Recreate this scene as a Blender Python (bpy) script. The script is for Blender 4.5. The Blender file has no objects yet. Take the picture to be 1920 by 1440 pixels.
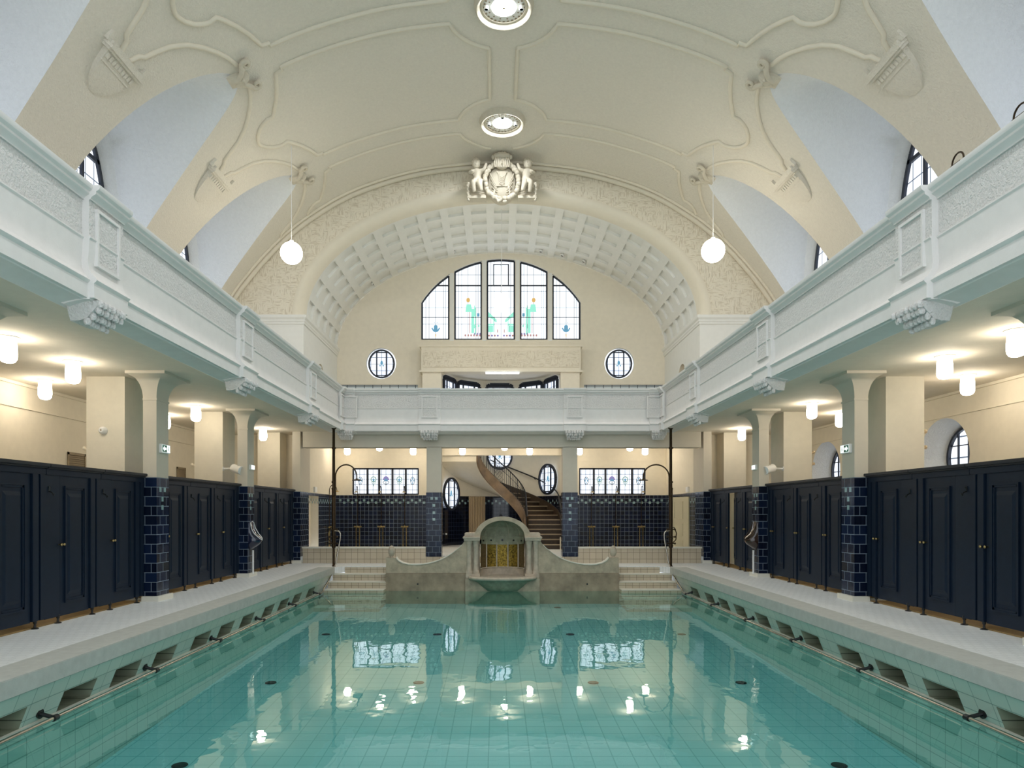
import bpy, bmesh, math, random
from mathutils import Vector, Matrix, geometry
random.seed(7)
S = bpy.context.scene
COL = S.collection
PI = math.pi
sin, cos, sqrt = math.sin, math.cos, math.sqrt

# ------------------------------------------------------------------ dimensions (metres)
PX, CX, COLX, WX, BX = 4.48, 5.98, 5.79, 8.64, 4.46   # pool edge, cabin fronts, pillar fronts, outer walls, gallery fronts
SOF, GAL = 3.78, 3.95                                 # gallery underside, gallery floor
WATER = -0.58
YB = -0.9                                             # where the modelled part of the hall begins (behind the camera)
YE = 20.5                                             # plane of the big arch
YW = 24.8                                             # end wall
PLAT = 0.19                                           # raised floor at the far end

# ------------------------------------------------------------------ mesh builder
class MB:
    def __init__(s):
        s.v, s.f, s.m, s.uv = [], [], [], {}
    def add(s, verts, faces, m=0, M=None):
        o = len(s.v)
        for p in verts:
            p = Vector(p)
            s.v.append(M @ p if M is not None else p)
        for f in faces:
            s.f.append([o + i for i in f]); s.m.append(m)
    def quad(s, a, b, c, d, m=0, M=None): s.add([a, b, c, d], [(0, 1, 2, 3)], m, M)
    def box(s, x0, x1, y0, y1, z0, z1, m=0, M=None, ch=0.0):
        if x0 > x1: x0, x1 = x1, x0
        if y0 > y1: y0, y1 = y1, y0
        if z0 > z1: z0, z1 = z1, z0
        if ch <= 0:
            v = [(x0,y0,z0),(x1,y0,z0),(x1,y1,z0),(x0,y1,z0),(x0,y0,z1),(x1,y0,z1),(x1,y1,z1),(x0,y1,z1)]
            s.add(v, [(0,3,2,1),(4,5,6,7),(0,1,5,4),(1,2,6,5),(2,3,7,6),(3,0,4,7)], m, M)
        else:
            bm = bmesh.new()
            r = bmesh.ops.create_cube(bm, size=1.0)
            for q in bm.verts:
                q.co = Vector(((x0+x1)/2 + q.co.x*(x1-x0), (y0+y1)/2 + q.co.y*(y1-y0), (z0+z1)/2 + q.co.z*(z1-z0)))
            bmesh.ops.bevel(bm, geom=list(bm.edges), offset=min(ch, (x1-x0)*.45, (y1-y0)*.45, (z1-z0)*.45), segments=2, affect='EDGES')
            s.add_bm(bm, m, M)
    def add_bm(s, bm, m=0, M=None):
        bm.verts.index_update()
        s.add([q.co.copy() for q in bm.verts], [[q.index for q in f.verts] for f in bm.faces], m, M)
        bm.free()
    def tube(s, pts, r, n=8, m=0, closed=False, caps=True, M=None):
        pts = [Vector(p) for p in pts]
        k = len(pts)
        rs = r if isinstance(r, (list, tuple)) else [r]*k
        T = []
        for i in range(k):
            a = pts[i-1] if (i > 0 or closed) else pts[i]
            b = pts[(i+1) % k] if (i < k-1 or closed) else pts[i]
            t = (b-a)
            T.append(t.normalized() if t.length > 1e-9 else Vector((0,0,1)))
        u = T[0].orthogonal().normalized()
        vs = []
        for i in range(k):
            u = (u - T[i]*u.dot(T[i]))
            u = u.normalized() if u.length > 1e-6 else T[i].orthogonal().normalized()
            w = T[i].cross(u)
            for j in range(n):
                a = 2*PI*j/n
                vs.append(pts[i] + (u*cos(a) + w*sin(a))*rs[i])
        fs = []
        for i in range(k if closed else k-1):
            i2 = (i+1) % k
            for j in range(n):
                j2 = (j+1) % n
                fs.append((i*n+j, i*n+j2, i2*n+j2, i2*n+j))
        if caps and not closed:
            fs.append(tuple(reversed(range(n)))); fs.append(tuple((k-1)*n+j for j in range(n)))
        s.add(vs, fs, m, M)
    def lathe(s, prof, c=(0,0,0), n=24, m=0, M=None, a0=0.0, a1=2*PI):
        full = abs(a1-a0-2*PI) < 1e-6
        k = n if full else n+1
        vs, fs = [], []
        for (r, h) in prof:
            for j in range(k):
                a = a0 + (a1-a0)*j/n
                vs.append((c[0]+r*cos(a), c[1]+r*sin(a), c[2]+h))
        for i in range(len(prof)-1):
            for j in range(n):
                j2 = (j+1) % k
                fs.append((i*k+j, i*k+j2, (i+1)*k+j2, (i+1)*k+j))
        if full:
            if prof[0][0] > 1e-5: fs.append(tuple(reversed(range(k))))
            if prof[-1][0] > 1e-5: fs.append(tuple((len(prof)-1)*k+j for j in range(k)))
        s.add(vs, fs, m, M)
    def ball(s, c, r, nu=16, nv=10, m=0, M=None):
        rx, ry, rz = r if isinstance(r, (list, tuple)) else (r, r, r)
        vs, fs = [], []
        for i in range(nv+1):
            t = PI*i/nv
            for j in range(nu):
                a = 2*PI*j/nu
                vs.append((c[0]+rx*sin(t)*cos(a), c[1]+ry*sin(t)*sin(a), c[2]-rz*cos(t)))
        for i in range(nv):
            for j in range(nu):
                fs.append((i*nu+j, i*nu+(j+1) % nu, (i+1)*nu+(j+1) % nu, (i+1)*nu+j))
        s.add(vs, fs, m, M)
    def prism(s, poly, fn, d0, d1, m=0, caps=True, M=None, cap_m=None):
        """poly: 2-D outline, fn(u, v, d) -> 3-D point; walls from d0 to d1 and two caps."""
        n = len(poly)
        vs = [fn(u, v, d0) for u, v in poly] + [fn(u, v, d1) for u, v in poly]
        s.add(vs, [(i, (i+1) % n, n+(i+1) % n, n+i) for i in range(n)], m, M)
        if caps:
            tri = geometry.tessellate_polygon([[Vector((u, v, 0)) for u, v in poly]])
            s.add([fn(u, v, d0) for u, v in poly], [tuple(t) for t in tri], m if cap_m is None else cap_m, M)
            s.add([fn(u, v, d1) for u, v in poly], [tuple(t) for t in tri], m if cap_m is None else cap_m, M)
    def holed(s, outer, holes, fn, depth=0.0, m=0, rm=None, scale=1.0):
        """a flat wall with holes; each hole gets a reveal of the given depth (scale: how much it narrows)."""
        loops = [outer] + list(holes)
        flat = [p for l in loops for p in l]
        tri = geometry.tessellate_polygon([[Vector((u, v, 0)) for u, v in l] for l in loops])
        s.add([fn(u, v, 0.0) for u, v in flat], [tuple(t) for t in tri], m)
        if depth:
            for h in holes:
                n = len(h)
                cu, cv = sum(p[0] for p in h)/n, sum(p[1] for p in h)/n
                vs = [fn(u, v, 0.0) for u, v in h] + [fn(cu+(u-cu)*scale, cv+(v-cv)*scale, depth) for u, v in h]
                s.add(vs, [(i, (i+1) % n, n+(i+1) % n, n+i) for i in range(n)], m if rm is None else rm)
    def grid(s, fn, nu, nv, m=0, M=None):
        vs = [fn(i/nu, j/nv) for i in range(nu+1) for j in range(nv+1)]
        s.add(vs, [(i*(nv+1)+j, (i+1)*(nv+1)+j, (i+1)*(nv+1)+j+1, i*(nv+1)+j+1) for i in range(nu) for j in range(nv)], m, M)
    def build(s, name, mats, parent=None, smooth=32, weld=True, uvfn=None, local=False):
        me = bpy.data.meshes.new(name)
        off = Vector((0, 0, 0))
        if parent is not None and not local:
            q = parent
            while q is not None:
                off += q.location; q = q.parent
        me.from_pydata([tuple(p-off) for p in s.v], [], s.f)
        if not isinstance(mats, (list, tuple)): mats = [mats]
        for q in mats: me.materials.append(q)
        me.polygons.foreach_set('material_index', s.m)
        bm = bmesh.new(); bm.from_mesh(me)
        if weld: bmesh.ops.remove_doubles(bm, verts=bm.verts, dist=2e-5)
        bmesh.ops.recalc_face_normals(bm, faces=bm.faces)
        if uvfn:
            lay = bm.loops.layers.uv.new('uv')
            for f in bm.faces:
                for l in f.loops: l[lay].uv = uvfn(l.vert.co + off)
        bm.to_mesh(me); bm.free()
        if smooth:
            me.polygons.foreach_set('use_smooth', [True]*len(me.polygons))
            me.set_sharp_from_angle(angle=math.radians(smooth))
        me.update()
        o = bpy.data.objects.new(name, me); COL.objects.link(o)
        if parent is not None: o.parent = parent
        return o

def thing(name, label, cat, loc=(0,0,0), group=None):
    o = bpy.data.objects.new(name, None); COL.objects.link(o)
    o.location = loc; o.empty_display_size = .1
    o['label'] = label; o['category'] = cat
    if group: o['group'] = group
    return o
def tag(o, label, cat, group=None, kind=None):
    o['label'] = label; o['category'] = cat
    if group: o['group'] = group
    if kind: o['kind'] = kind
    return o
def struct(o, label=None):
    o['kind'] = 'structure'
    if label: o['label'] = label
    return o
def holder(name, loc=(0,0,0)):
    o = bpy.data.objects.new(name, None); COL.objects.link(o); o.location = loc; o['kind'] = 'structure'
    return o
KIDS = {}
def dup(root, loc, label, group=None, rz=None):
    def cp(o, par):
        c = o.copy(); COL.objects.link(c)
        if par is not None: c.parent = par
        for ch in [q for q in bpy.data.objects if q.parent is o]: cp(ch, c)
        return c
    r = cp(root, None); r.location = loc; r['label'] = label
    if group: r['group'] = group
    if rz is not None: r.rotation_euler = (0, 0, rz)
    return r

# ------------------------------------------------------------------ materials
def newmat(name):
    m = bpy.data.materials.new(name); m.use_nodes = True
    nt = m.node_tree; nt.nodes.clear()
    out = nt.nodes.new('ShaderNodeOutputMaterial')
    return m, nt, out
def lin(c):
    return tuple(((x/12.92) if x <= .04045 else ((x+.055)/1.055)**2.4) for x in c) + (1.0,)
def N(nt, t, **kw):
    n = nt.nodes.new(t)
    for k, v in kw.items():
        if k.startswith('_'): setattr(n, k[1:], v)
        else: n.inputs[k.replace('__', ' ')].default_value = v
    return n
def plain(name, c, rough=.6, metal=0.0, var=.05, nscale=6.0, bump=0.0, bscale=60.0, spec=.5, coat=0.0):
    """painted / plastered / metal surface: noise varies the tone a little, optional bump; colours are sRGB 0..1"""
    m, nt, out = newmat(name)
    b = nt.nodes.new('ShaderNodeBsdfPrincipled')
    b.inputs['Roughness'].default_value = rough; b.inputs['Metallic'].default_value = metal
    b.inputs['Specular IOR Level'].default_value = spec
    if coat: b.inputs['Coat Weight'].default_value = coat; b.inputs['Coat Roughness'].default_value = .05
    tc = nt.nodes.new('ShaderNodeTexCoord')
    L = lin(c)
    if var > 0:
        nz = N(nt, 'ShaderNodeTexNoise', Scale=nscale, Detail=4.0, Roughness=.6)
        nt.links.new(tc.outputs['Object'], nz.inputs['Vector'])
        r = nt.nodes.new('ShaderNodeValToRGB')
        r.color_ramp.elements[0].position = .3; r.color_ramp.elements[1].position = .7
        r.color_ramp.elements[0].color = tuple(x*(1-var) for x in L[:3]) + (1,)
        r.color_ramp.elements[1].color = tuple(min(1, x*(1+var)) for x in L[:3]) + (1,)
        nt.links.new(nz.outputs['Fac'], r.inputs['Fac']); nt.links.new(r.outputs['Color'], b.inputs['Base Color'])
    else:
        b.inputs['Base Color'].default_value = L
    if bump > 0:
        n2 = N(nt, 'ShaderNodeTexNoise', Scale=bscale, Detail=3.0, Roughness=.65)
        nt.links.new(tc.outputs['Object'], n2.inputs['Vector'])
        bp = N(nt, 'ShaderNodeBump', Strength=min(1.0, bump), Distance=.01*max(1.0, bump))
        nt.links.new(n2.outputs['Fac'], bp.inputs['Height']); nt.links.new(bp.outputs['Normal'], b.inputs['Normal'])
    nt.links.new(b.outputs['BSDF'], out.inputs['Surface'])
    return m
def tiles(name, axes, w, h, c1, c2, grout, rough=.15, gap=.006, offset=0.0, coord='Object', shift=(0, 0), coat=0.0, var=.5, bump=.15, wob=0.0):
    """tiled surface: axes picks which two coordinates run along and up the tiles"""
    m, nt, out = newmat(name)
    b = nt.nodes.new('ShaderNodeBsdfPrincipled'); b.inputs['Roughness'].default_value = rough
    b.inputs['Specular IOR Level'].default_value = .35
    if coat: b.inputs['Coat Weight'].default_value = coat
    tc = nt.nodes.new('ShaderNodeTexCoord')
    sp = nt.nodes.new('ShaderNodeSeparateXYZ'); nt.links.new(tc.outputs[coord], sp.inputs[0])
    cb = nt.nodes.new('ShaderNodeCombineXYZ')
    for i, a in enumerate(axes):
        ad = nt.nodes.new('ShaderNodeMath'); ad.operation = 'ADD'; ad.inputs[1].default_value = shift[i]
        nt.links.new(sp.outputs['XYZ'.index(a)], ad.inputs[0]); nt.links.new(ad.outputs[0], cb.inputs[i])
    br = N(nt, 'ShaderNodeTexBrick', Scale=1.0)
    br.inputs['Mortar Size'].default_value = gap; br.inputs['Mortar Smooth'].default_value = .1
    br.inputs['Brick Width'].default_value = w; br.inputs['Row Height'].default_value = h
    br.inputs['Bias'].default_value = 0.0
    br.inputs['Color1'].default_value = lin(c1); br.inputs['Color2'].default_value = lin(c2); br.inputs['Mortar'].default_value = lin(grout)
    br.offset = offset; br.offset_frequency = 2; br.squash = 1.0
    nt.links.new(cb.outputs[0], br.inputs['Vector'])
    nt.links.new(br.outputs['Color'], b.inputs['Base Color'])
    mr = nt.nodes.new('ShaderNodeMapRange'); mr.inputs[3].default_value = rough; mr.inputs[4].default_value = .8
    nt.links.new(br.outputs['Fac'], mr.inputs[0]); nt.links.new(mr.outputs[0], b.inputs['Roughness'])
    bp = N(nt, 'ShaderNodeBump', Strength=bump, Distance=.004); bp.invert = True
    nt.links.new(br.outputs['Fac'], bp.inputs['Height'])
    if wob > 0:
        nz = N(nt, 'ShaderNodeTexNoise', Scale=9.0, Detail=1.0)
        nt.links.new(tc.outputs[coord], nz.inputs['Vector'])
        b2 = N(nt, 'ShaderNodeBump', Strength=wob, Distance=.01)
        nt.links.new(nz.outputs['Fac'], b2.inputs['Height']); nt.links.new(bp.outputs['Normal'], b2.inputs['Normal'])
        nt.links.new(b2.outputs['Normal'], b.inputs['Normal'])
    else:
        nt.links.new(bp.outputs['Normal'], b.inputs['Normal'])
    nt.links.new(b.outputs['BSDF'], out.inputs['Surface'])
    return m
def glow(name, c, strength):
    m, nt, out = newmat(name)
    e = N(nt, 'ShaderNodeEmission', Strength=strength); e.inputs['Color'].default_value = lin(c)
    nt.links.new(e.outputs[0], out.inputs['Surface'])
    return m
def leaded(name, c, strength, axes, w, h, line=.009, lead=(.45,.48,.52), shift=(0,0)):
    """bright leaded window glass seen against the sky: thin dark came lines in a grid"""
    m, nt, out = newmat(name)
    tc = nt.nodes.new('ShaderNodeTexCoord')
    sp = nt.nodes.new('ShaderNodeSeparateXYZ'); nt.links.new(tc.outputs['Object'], sp.inputs[0])
    cb = nt.nodes.new('ShaderNodeCombineXYZ')
    for i, a in enumerate(axes):
        ad = nt.nodes.new('ShaderNodeMath'); ad.operation = 'ADD'; ad.inputs[1].default_value = shift[i]
        nt.links.new(sp.outputs['XYZ'.index(a)], ad.inputs[0]); nt.links.new(ad.outputs[0], cb.inputs[i])
    br = N(nt, 'ShaderNodeTexBrick', Scale=1.0); br.offset = 0.0
    br.inputs['Mortar Size'].default_value = line; br.inputs['Mortar Smooth'].default_value = 0
    br.inputs['Brick Width'].default_value = w; br.inputs['Row Height'].default_value = h
    br.inputs['Color1'].default_value = (1,1,1,1); br.inputs['Color2'].default_value = (.86,.88,.92,1); br.inputs['Mortar'].default_value = tuple(x*.33/max(strength/3, .5) for x in lin(lead)[:3])+(1,)
    nt.links.new(cb.outputs[0], br.inputs['Vector'])
    mx = nt.nodes.new('ShaderNodeMix'); mx.data_type = 'RGBA'; mx.blend_type = 'MULTIPLY'; mx.inputs['Factor'].default_value = 1.0
    nt.links.new(br.outputs['Color'], mx.inputs['A']); mx.inputs['B'].default_value = lin(c)
    e = N(nt, 'ShaderNodeEmission', Strength=strength)
    nt.links.new(mx.outputs['Result'], e.inputs['Color'])
    nt.links.new(e.outputs[0], out.inputs['Surface'])
    return m

WIN = 1.0      # brightness of the daylit glass
M = {}
M['cream']   = plain('cream_wall_paint', (.90,.87,.80), .75, var=.03, bump=.15, bscale=90)
M['vault']   = plain('roughcast_vault_plaster', (.87,.85,.80), .85, var=.035, nscale=16, bump=2.0, bscale=28)
M['smooth']  = plain('smooth_cream_plaster', (.87,.84,.77), .7, var=.02)
M['lunette'] = plain('white_roughcast_plaster', (.90,.91,.91), .85, var=.03, nscale=14, bump=2.2, bscale=30)
M['white']   = plain('white_stucco', (.90,.90,.88), .7, var=.02)
M['gal']     = plain('pale_grey_gallery_stucco', (.90,.885,.87), .7, var=.03, bump=.12, bscale=60)
M['galrough']= plain('rough_gallery_stucco', (.89,.875,.86), .85, var=.07, nscale=40, bump=2.6, bscale=36)
M['soffit']  = plain('gallery_underside_plaster', (.87,.84,.78), .85, var=.03, bump=.3, bscale=60)
M['pillar']  = plain('grey_cream_pillar_paint', (.80,.77,.71), .7, var=.02)
M['navy']    = plain('navy_cabin_paint', (.055,.115,.185), .48, var=.10, nscale=9, spec=.25)
M['navydark']= plain('black_navy_cornice_paint', (.09,.11,.15), .5, var=.08)
M['black']   = plain('black_paint', (.06,.065,.07), .4, var=.05)
M['iron']    = plain('dark_window_iron', (.11,.14,.20), .45, var=.05)
M['bronze']  = plain('dark_bronze', (.24,.19,.13), .4, metal=.8, var=.15, nscale=14)
M['brass']   = plain('aged_brass', (.66,.58,.40), .32, metal=1.0, var=.15, nscale=14)
M['chrome']  = plain('polished_pipe', (.72,.70,.66), .2, metal=1.0, var=.05)
M['stone']   = plain('grey_green_fountain_stone', (.70,.645,.56), .7, var=.24, nscale=5, bump=.2, bscale=45)
M['stone2']  = plain('warm_fountain_stone', (.74,.69,.62), .7, var=.2, nscale=6, bump=.2, bscale=45)
M['stonelow'] = plain('brown_grey_lower_stone', (.61,.545,.46), .65, var=.3, nscale=3.5, bump=.2, bscale=45)
M['stonegreen'] = plain('dull_green_stone', (.57,.565,.48), .6, var=.25, nscale=7)  # darker greenish stone for dome, spout band and bowl
M['marble']  = plain('brown_stair_marble', (.50,.42,.33), .4, var=.35, nscale=3.0)
M['step']    = plain('dark_brown_stair_stone', (.25,.20,.15), .5, var=.2, nscale=9)
M['nosing']  = plain('worn_stair_nosing', (.64,.58,.49), .5, var=.15)
M['coping']  = plain('grey_concrete_coping', (.70,.71,.69), .75, var=.08, nscale=9, bump=.2, bscale=80)
M['deckwhite'] = plain('white_step_nosing', (.86,.85,.80), .5, var=.03)
M['statue']  = plain('carved_cream_stone', (.79,.76,.69), .75, var=.05, nscale=12, bump=.15, bscale=50)
M['doorpaint'] = plain('cream_door_paint', (.80,.77,.66), .5, var=.02)
M['radiator']= plain('beige_radiator_enamel', (.76,.68,.55), .45, var=.02)
M['plastic'] = plain('white_plastic', (.92,.92,.91), .4, var=.01)
M['grille']  = plain('taupe_vent_metal', (.58,.52,.42), .6, var=.06)
M['green']   = plain('exit_sign_green', (.07,.42,.33), .4, var=0)
M['blueware']= plain('navy_glazed_ceramic', (.05,.08,.20), .08, var=.05, coat=.6)
M['brownware']= plain('brown_glazed_ceramic', (.20,.12,.07), .12, var=.15, coat=.6)
M['gold']    = plain('gold_glass_mosaic', (.58,.48,.20), .28, metal=.7, var=.9, nscale=22, bump=.9, bscale=70)
M['mosaicdim'] = plain('dimmer_side_mosaic', (.42,.35,.22), .35, metal=.2, var=.5, nscale=30, bump=.6, bscale=80)  # niche's side panels, toned dimmer than the middle gold ones
M['drain']   = plain('dark_drain_cover', (.07,.10,.10), .5, var=.1)
M['glassdim']= plain('dark_lamp_lens', (.12,.13,.14), .15, var=0)
M['underdeck'] = plain('ochre_cabin_floor', (.55,.45,.28), .7, var=.15)

BT1, BT2, BG = (.03,.05,.11), (.06,.10,.21), (.46,.51,.56)
M['tile_xz'] = tiles('navy_wall_tiles_facing_hall', 'XZ', .15, .15, BT1, BT2, BG, .22, .0055, wob=.08)
M['tile_yz'] = tiles('navy_wall_tiles_side', 'YZ', .15, .15, BT1, BT2, BG, .22, .0055, wob=.08)
M['tile_uv'] = tiles('navy_curved_wall_tiles', 'XY', .15, .15, (.035,.05,.10), (.06,.09,.17), (.16,.19,.25), .12, .004, coord='UV', coat=.3)
M['ptile_xz']= tiles('navy_pillar_tiles_front', 'XZ', .21, .158, (.04,.07,.14), (.08,.14,.25), BG, .15, .0055, offset=.5, wob=.15)
M['ptile_yz']= tiles('navy_pillar_tiles_side', 'YZ', .21, .158, (.04,.07,.14), (.08,.14,.25), BG, .15, .0055, offset=.5, wob=.15)
M['accent']  = plain('pale_aqua_tile', (.55,.66,.66), .12, var=.25, nscale=11, coat=.3)
M['btile_xz']= tiles('cream_wall_tiles', 'XZ', .18, .18, (.80,.75,.66), (.76,.71,.62), (.50,.45,.38), .25, .005, shift=(0,.06))
M['btile_yz']= tiles('cream_wall_tiles_side', 'YZ', .18, .18, (.80,.75,.66), (.76,.71,.62), (.50,.45,.38), .25, .005, shift=(0,.06))
M['wains']   = tiles('pale_grey_gallery_tiles', 'XZ', .31, .4, (.76,.80,.81), (.73,.77,.79), (.22,.25,.28), .2, .012, shift=(0,-.03))
M['decktile']= tiles('pale_grey_deck_tiles', 'XY', .12, .12, (.90,.91,.91), (.88,.89,.89), (.80,.81,.81), .45, .004, offset=.5, bump=.05)
M['pool_yz'] = tiles('pale_green_pool_tiles', 'YZ', .25, .16, (.80,.83,.78), (.77,.81,.76), (.55,.62,.58), .25, .005, shift=(0,.02))
M['pool_xz'] = tiles('pale_green_pool_end_tiles', 'XZ', .25, .16, (.80,.83,.78), (.77,.81,.76), (.55,.62,.58), .25, .005)
M['pool_xy'] = tiles('pale_green_pool_floor_tiles', 'XY', .24, .24, (.72,.85,.86), (.69,.83,.84), (.57,.74,.75), .3, .007, bump=.05)
M['niche']   = tiles('shaded_niche_tiles', 'YZ', .25, .16, (.62,.64,.55), (.58,.60,.52), (.36,.38,.33), .4, .006)  # pool tile darkened in colour for the shade inside the overflow niches

M['win_xz'] = leaded('leaded_daylight_glass_end', (.93,.96,1.0), WIN, 'XZ', .16, .19)
M['win_big']= leaded('leaded_daylight_glass_arch', (.95,.98,1.0), WIN, 'XZ', .36, .60, .010, lead=(.6,.63,.66))
M['win_yz'] = leaded('leaded_daylight_glass_side', (.93,.96,1.0), WIN*.95, 'YZ', .30, .42, .014)
M['win_round'] = leaded('leaded_daylight_glass_round', (.90,.94,1.0), WIN, 'XZ', .2, .24, .010)
M['teal']   = glow('teal_stained_glass', (.58,.88,.79), .72)
M['blueglass'] = glow('blue_stained_glass', (.45,.68,.80), .5)
M['amber']  = glow('amber_stained_glass', (.95,.78,.48), .5)
M['rose']   = glow('rose_stained_glass', (.80,.62,.60), .5)
M['lilac']  = glow('lilac_stained_glass', (.62,.58,.78), .5)
M['greeng'] = glow('green_stained_glass', (.45,.62,.55), .5)
M['lead']   = plain('window_lead', (.22,.27,.30), .6, var=0)
M['shade']  = glow('warm_lit_opal_glass', (1.0,.945,.86), 17.0)
M['globe']  = glow('lit_opal_globe', (1.0,.95,.86), 14.0)
M['disc']   = glow('bright_ceiling_diffuser', (.98,.99,1.0), 110.0)
M['tubelight'] = glow('fluorescent_tube_light', (.97,1.0,1.0), 9.0)
M['signlit']= glow('lit_sign_white', (.92,1.0,.98), 1.3)

def make_water():
    m, nt, out = newmat('clear_pool_water')
    tc = nt.nodes.new('ShaderNodeTexCoord')
    mp = nt.nodes.new('ShaderNodeMapping'); mp.inputs['Scale'].default_value = (1.0, .75, 1.0)
    nt.links.new(tc.outputs['Object'], mp.inputs['Vector'])
    n1 = N(nt, 'ShaderNodeTexNoise', Scale=2.2, Detail=2.5, Roughness=.55)
    n2 = N(nt, 'ShaderNodeTexNoise', Scale=.7, Detail=1.0)
    nt.links.new(mp.outputs[0], n1.inputs['Vector']); nt.links.new(mp.outputs[0], n2.inputs['Vector'])
    mul = nt.nodes.new('ShaderNodeMath'); mul.operation = 'MULTIPLY'
    r = nt.nodes.new('ShaderNodeMapRange'); r.inputs[1].default_value = .45; r.inputs[2].default_value = .72; r.inputs[3].default_value = .25; r.inputs[4].default_value = 1.0
    nt.links.new(n2.outputs['Fac'], r.inputs[0])
    nt.links.new(n1.outputs['Fac'], mul.inputs[0]); nt.links.new(r.outputs[0], mul.inputs[1])
    bp = N(nt, 'ShaderNodeBump', Strength=.4, Distance=.02)
    nt.links.new(mul.outputs[0], bp.inputs['Height'])
    lw_ = N(nt, 'ShaderNodeLayerWeight', Blend=.5); nt.links.new(bp.outputs[0], lw_.inputs['Normal'])
    pw = nt.nodes.new('ShaderNodeMath'); pw.operation = 'POWER'; pw.inputs[1].default_value = 4.6
    nt.links.new(lw_.outputs['Facing'], pw.inputs[0])
    fr = nt.nodes.new('ShaderNodeMath'); fr.operation = 'MULTIPLY_ADD'; fr.inputs[1].default_value = .93; fr.inputs[2].default_value = .025
    nt.links.new(pw.outputs[0], fr.inputs[0])
    tr = nt.nodes.new('ShaderNodeBsdfTransparent'); tr.inputs['Color'].default_value = (.56,.845,.83,1)
    gl = N(nt, 'ShaderNodeBsdfGlossy', Roughness=.015); gl.inputs['Color'].default_value = (.95,1,.99,1); nt.links.new(bp.outputs[0], gl.inputs['Normal'])
    mx = nt.nodes.new('ShaderNodeMixShader')
    nt.links.new(fr.outputs[0], mx.inputs[0]); nt.links.new(tr.outputs[0], mx.inputs[1]); nt.links.new(gl.outputs[0], mx.inputs[2])
    nt.links.new(mx.outputs[0], out.inputs['Surface'])
    return m
M['water'] = make_water()
def make_weave():
    """short combed strokes scratched into the plaster, crosswise in small patches"""
    m, nt, out = newmat('basket_scored_stucco')
    L = nt.links.new
    b = nt.nodes.new('ShaderNodeBsdfPrincipled'); b.inputs['Roughness'].default_value = .85
    tc = nt.nodes.new('ShaderNodeTexCoord')
    hs = []
    for sc in ((7.0, 1.0, 38.0), (38.0, 1.0, 7.0)):
        mp = nt.nodes.new('ShaderNodeMapping'); mp.inputs['Scale'].default_value = sc; L(tc.outputs['Object'], mp.inputs['Vector'])
        nz = N(nt, 'ShaderNodeTexNoise', Scale=1.0, Detail=1.5, Roughness=.5); L(mp.outputs[0], nz.inputs['Vector']); hs.append(nz)
    sel = N(nt, 'ShaderNodeTexVoronoi', Scale=7.0); L(tc.outputs['Object'], sel.inputs['Vector'])
    sx = nt.nodes.new('ShaderNodeSeparateColor'); L(sel.outputs['Color'], sx.inputs[0])
    gt = nt.nodes.new('ShaderNodeMath'); gt.operation = 'GREATER_THAN'; gt.inputs[1].default_value = .5; L(sx.outputs[0], gt.inputs[0])
    mx = nt.nodes.new('ShaderNodeMix'); mx.data_type = 'FLOAT'; L(gt.outputs[0], mx.inputs['Factor']); L(hs[0].outputs['Fac'], mx.inputs['A']); L(hs[1].outputs['Fac'], mx.inputs['B'])
    r = nt.nodes.new('ShaderNodeValToRGB')
    r.color_ramp.elements[0].position = .36; r.color_ramp.elements[1].position = .50
    r.color_ramp.elements[0].color = lin((.82,.78,.70)); r.color_ramp.elements[1].color = lin((.90,.87,.80))
    L(mx.outputs['Result'], r.inputs['Fac']); L(r.outputs['Color'], b.inputs['Base Color'])
    bp = N(nt, 'ShaderNodeBump', Strength=.8, Distance=.03); L(mx.outputs['Result'], bp.inputs['Height']); L(bp.outputs[0], b.inputs['Normal'])
    L(b.outputs[0], out.inputs['Surface'])
    return m
M['weave'] = make_weave()
def ordw(i): return ['first','second','third','fourth','fifth','sixth','seventh','eighth','ninth','tenth','eleventh','twelfth'][i]
# ================================================================== SHELL
# ---- vault cross-section: half profile X -> Z, smooth curve through measured points
VP = [(0,11.86),(1.5,11.78),(2.9,11.54),(4.44,11.03),(5.62,10.36),(6.5,9.68),(7.3,8.85),(8.03,7.91),(8.45,7.1),(8.64,6.0)]
def _cat():
    pts = [(-VP[1][0], VP[1][1])] + VP + [(8.66, 4.9)]
    out = []
    for i in range(1, len(pts)-2):
        p0, p1, p2, p3 = [Vector((*p, 0)) for p in pts[i-1:i+3]]
        for k in range(24):
            t = k/24
            q = .5*((2*p1)+(p2-p0)*t+(2*p0-5*p1+4*p2-p3)*t*t+(3*p1-p0-3*p2+p3)*t**3)
            out.append((q.x, q.y))
    out.append(VP[-1])
    return out
VC = _cat()
def zx(X):
    X = abs(X)
    if X >= VC[-1][0]: return VC[-1][1]
    for i in range(len(VC)-1):
        if VC[i][0] <= X <= VC[i+1][0]:
            a, b = VC[i], VC[i+1]
            return a[1] + (b[1]-a[1])*(X-a[0])/max(1e-9, b[0]-a[0])
    return VC[0][1]
def xz(z):
    lo, hi = 0.0, 8.64
    for _ in range(40):
        m = (lo+hi)/2
        if zx(m) > z: lo = m
        else: hi = m
    return (lo+hi)/2
def VPt(X, y, off=0.0):
    """point on the vault; off moves it into the room"""
    z = zx(X); e = .02
    za, zb = zx(abs(X)-e if abs(X) > e else 0), zx(abs(X)+e)
    t = Vector((2*e if abs(X) > e else e, 0, zb-za)).normalized()
    n = Vector((t.z, 0, -t.x))
    if X < 0: n.x = -n.x
    if n.z > 0: n = -n
    return Vector((X, y, z)) + n*off
BAYS = [1.5, 5.7, 9.9, 14.1, 18.3]
HALF = 2.1
XA, ZS = 5.52, 7.6
ZA = zx(XA)
LW = 1.3
FLW, FLZ = .12, .03      # the lunettes widen towards the outer wall
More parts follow.
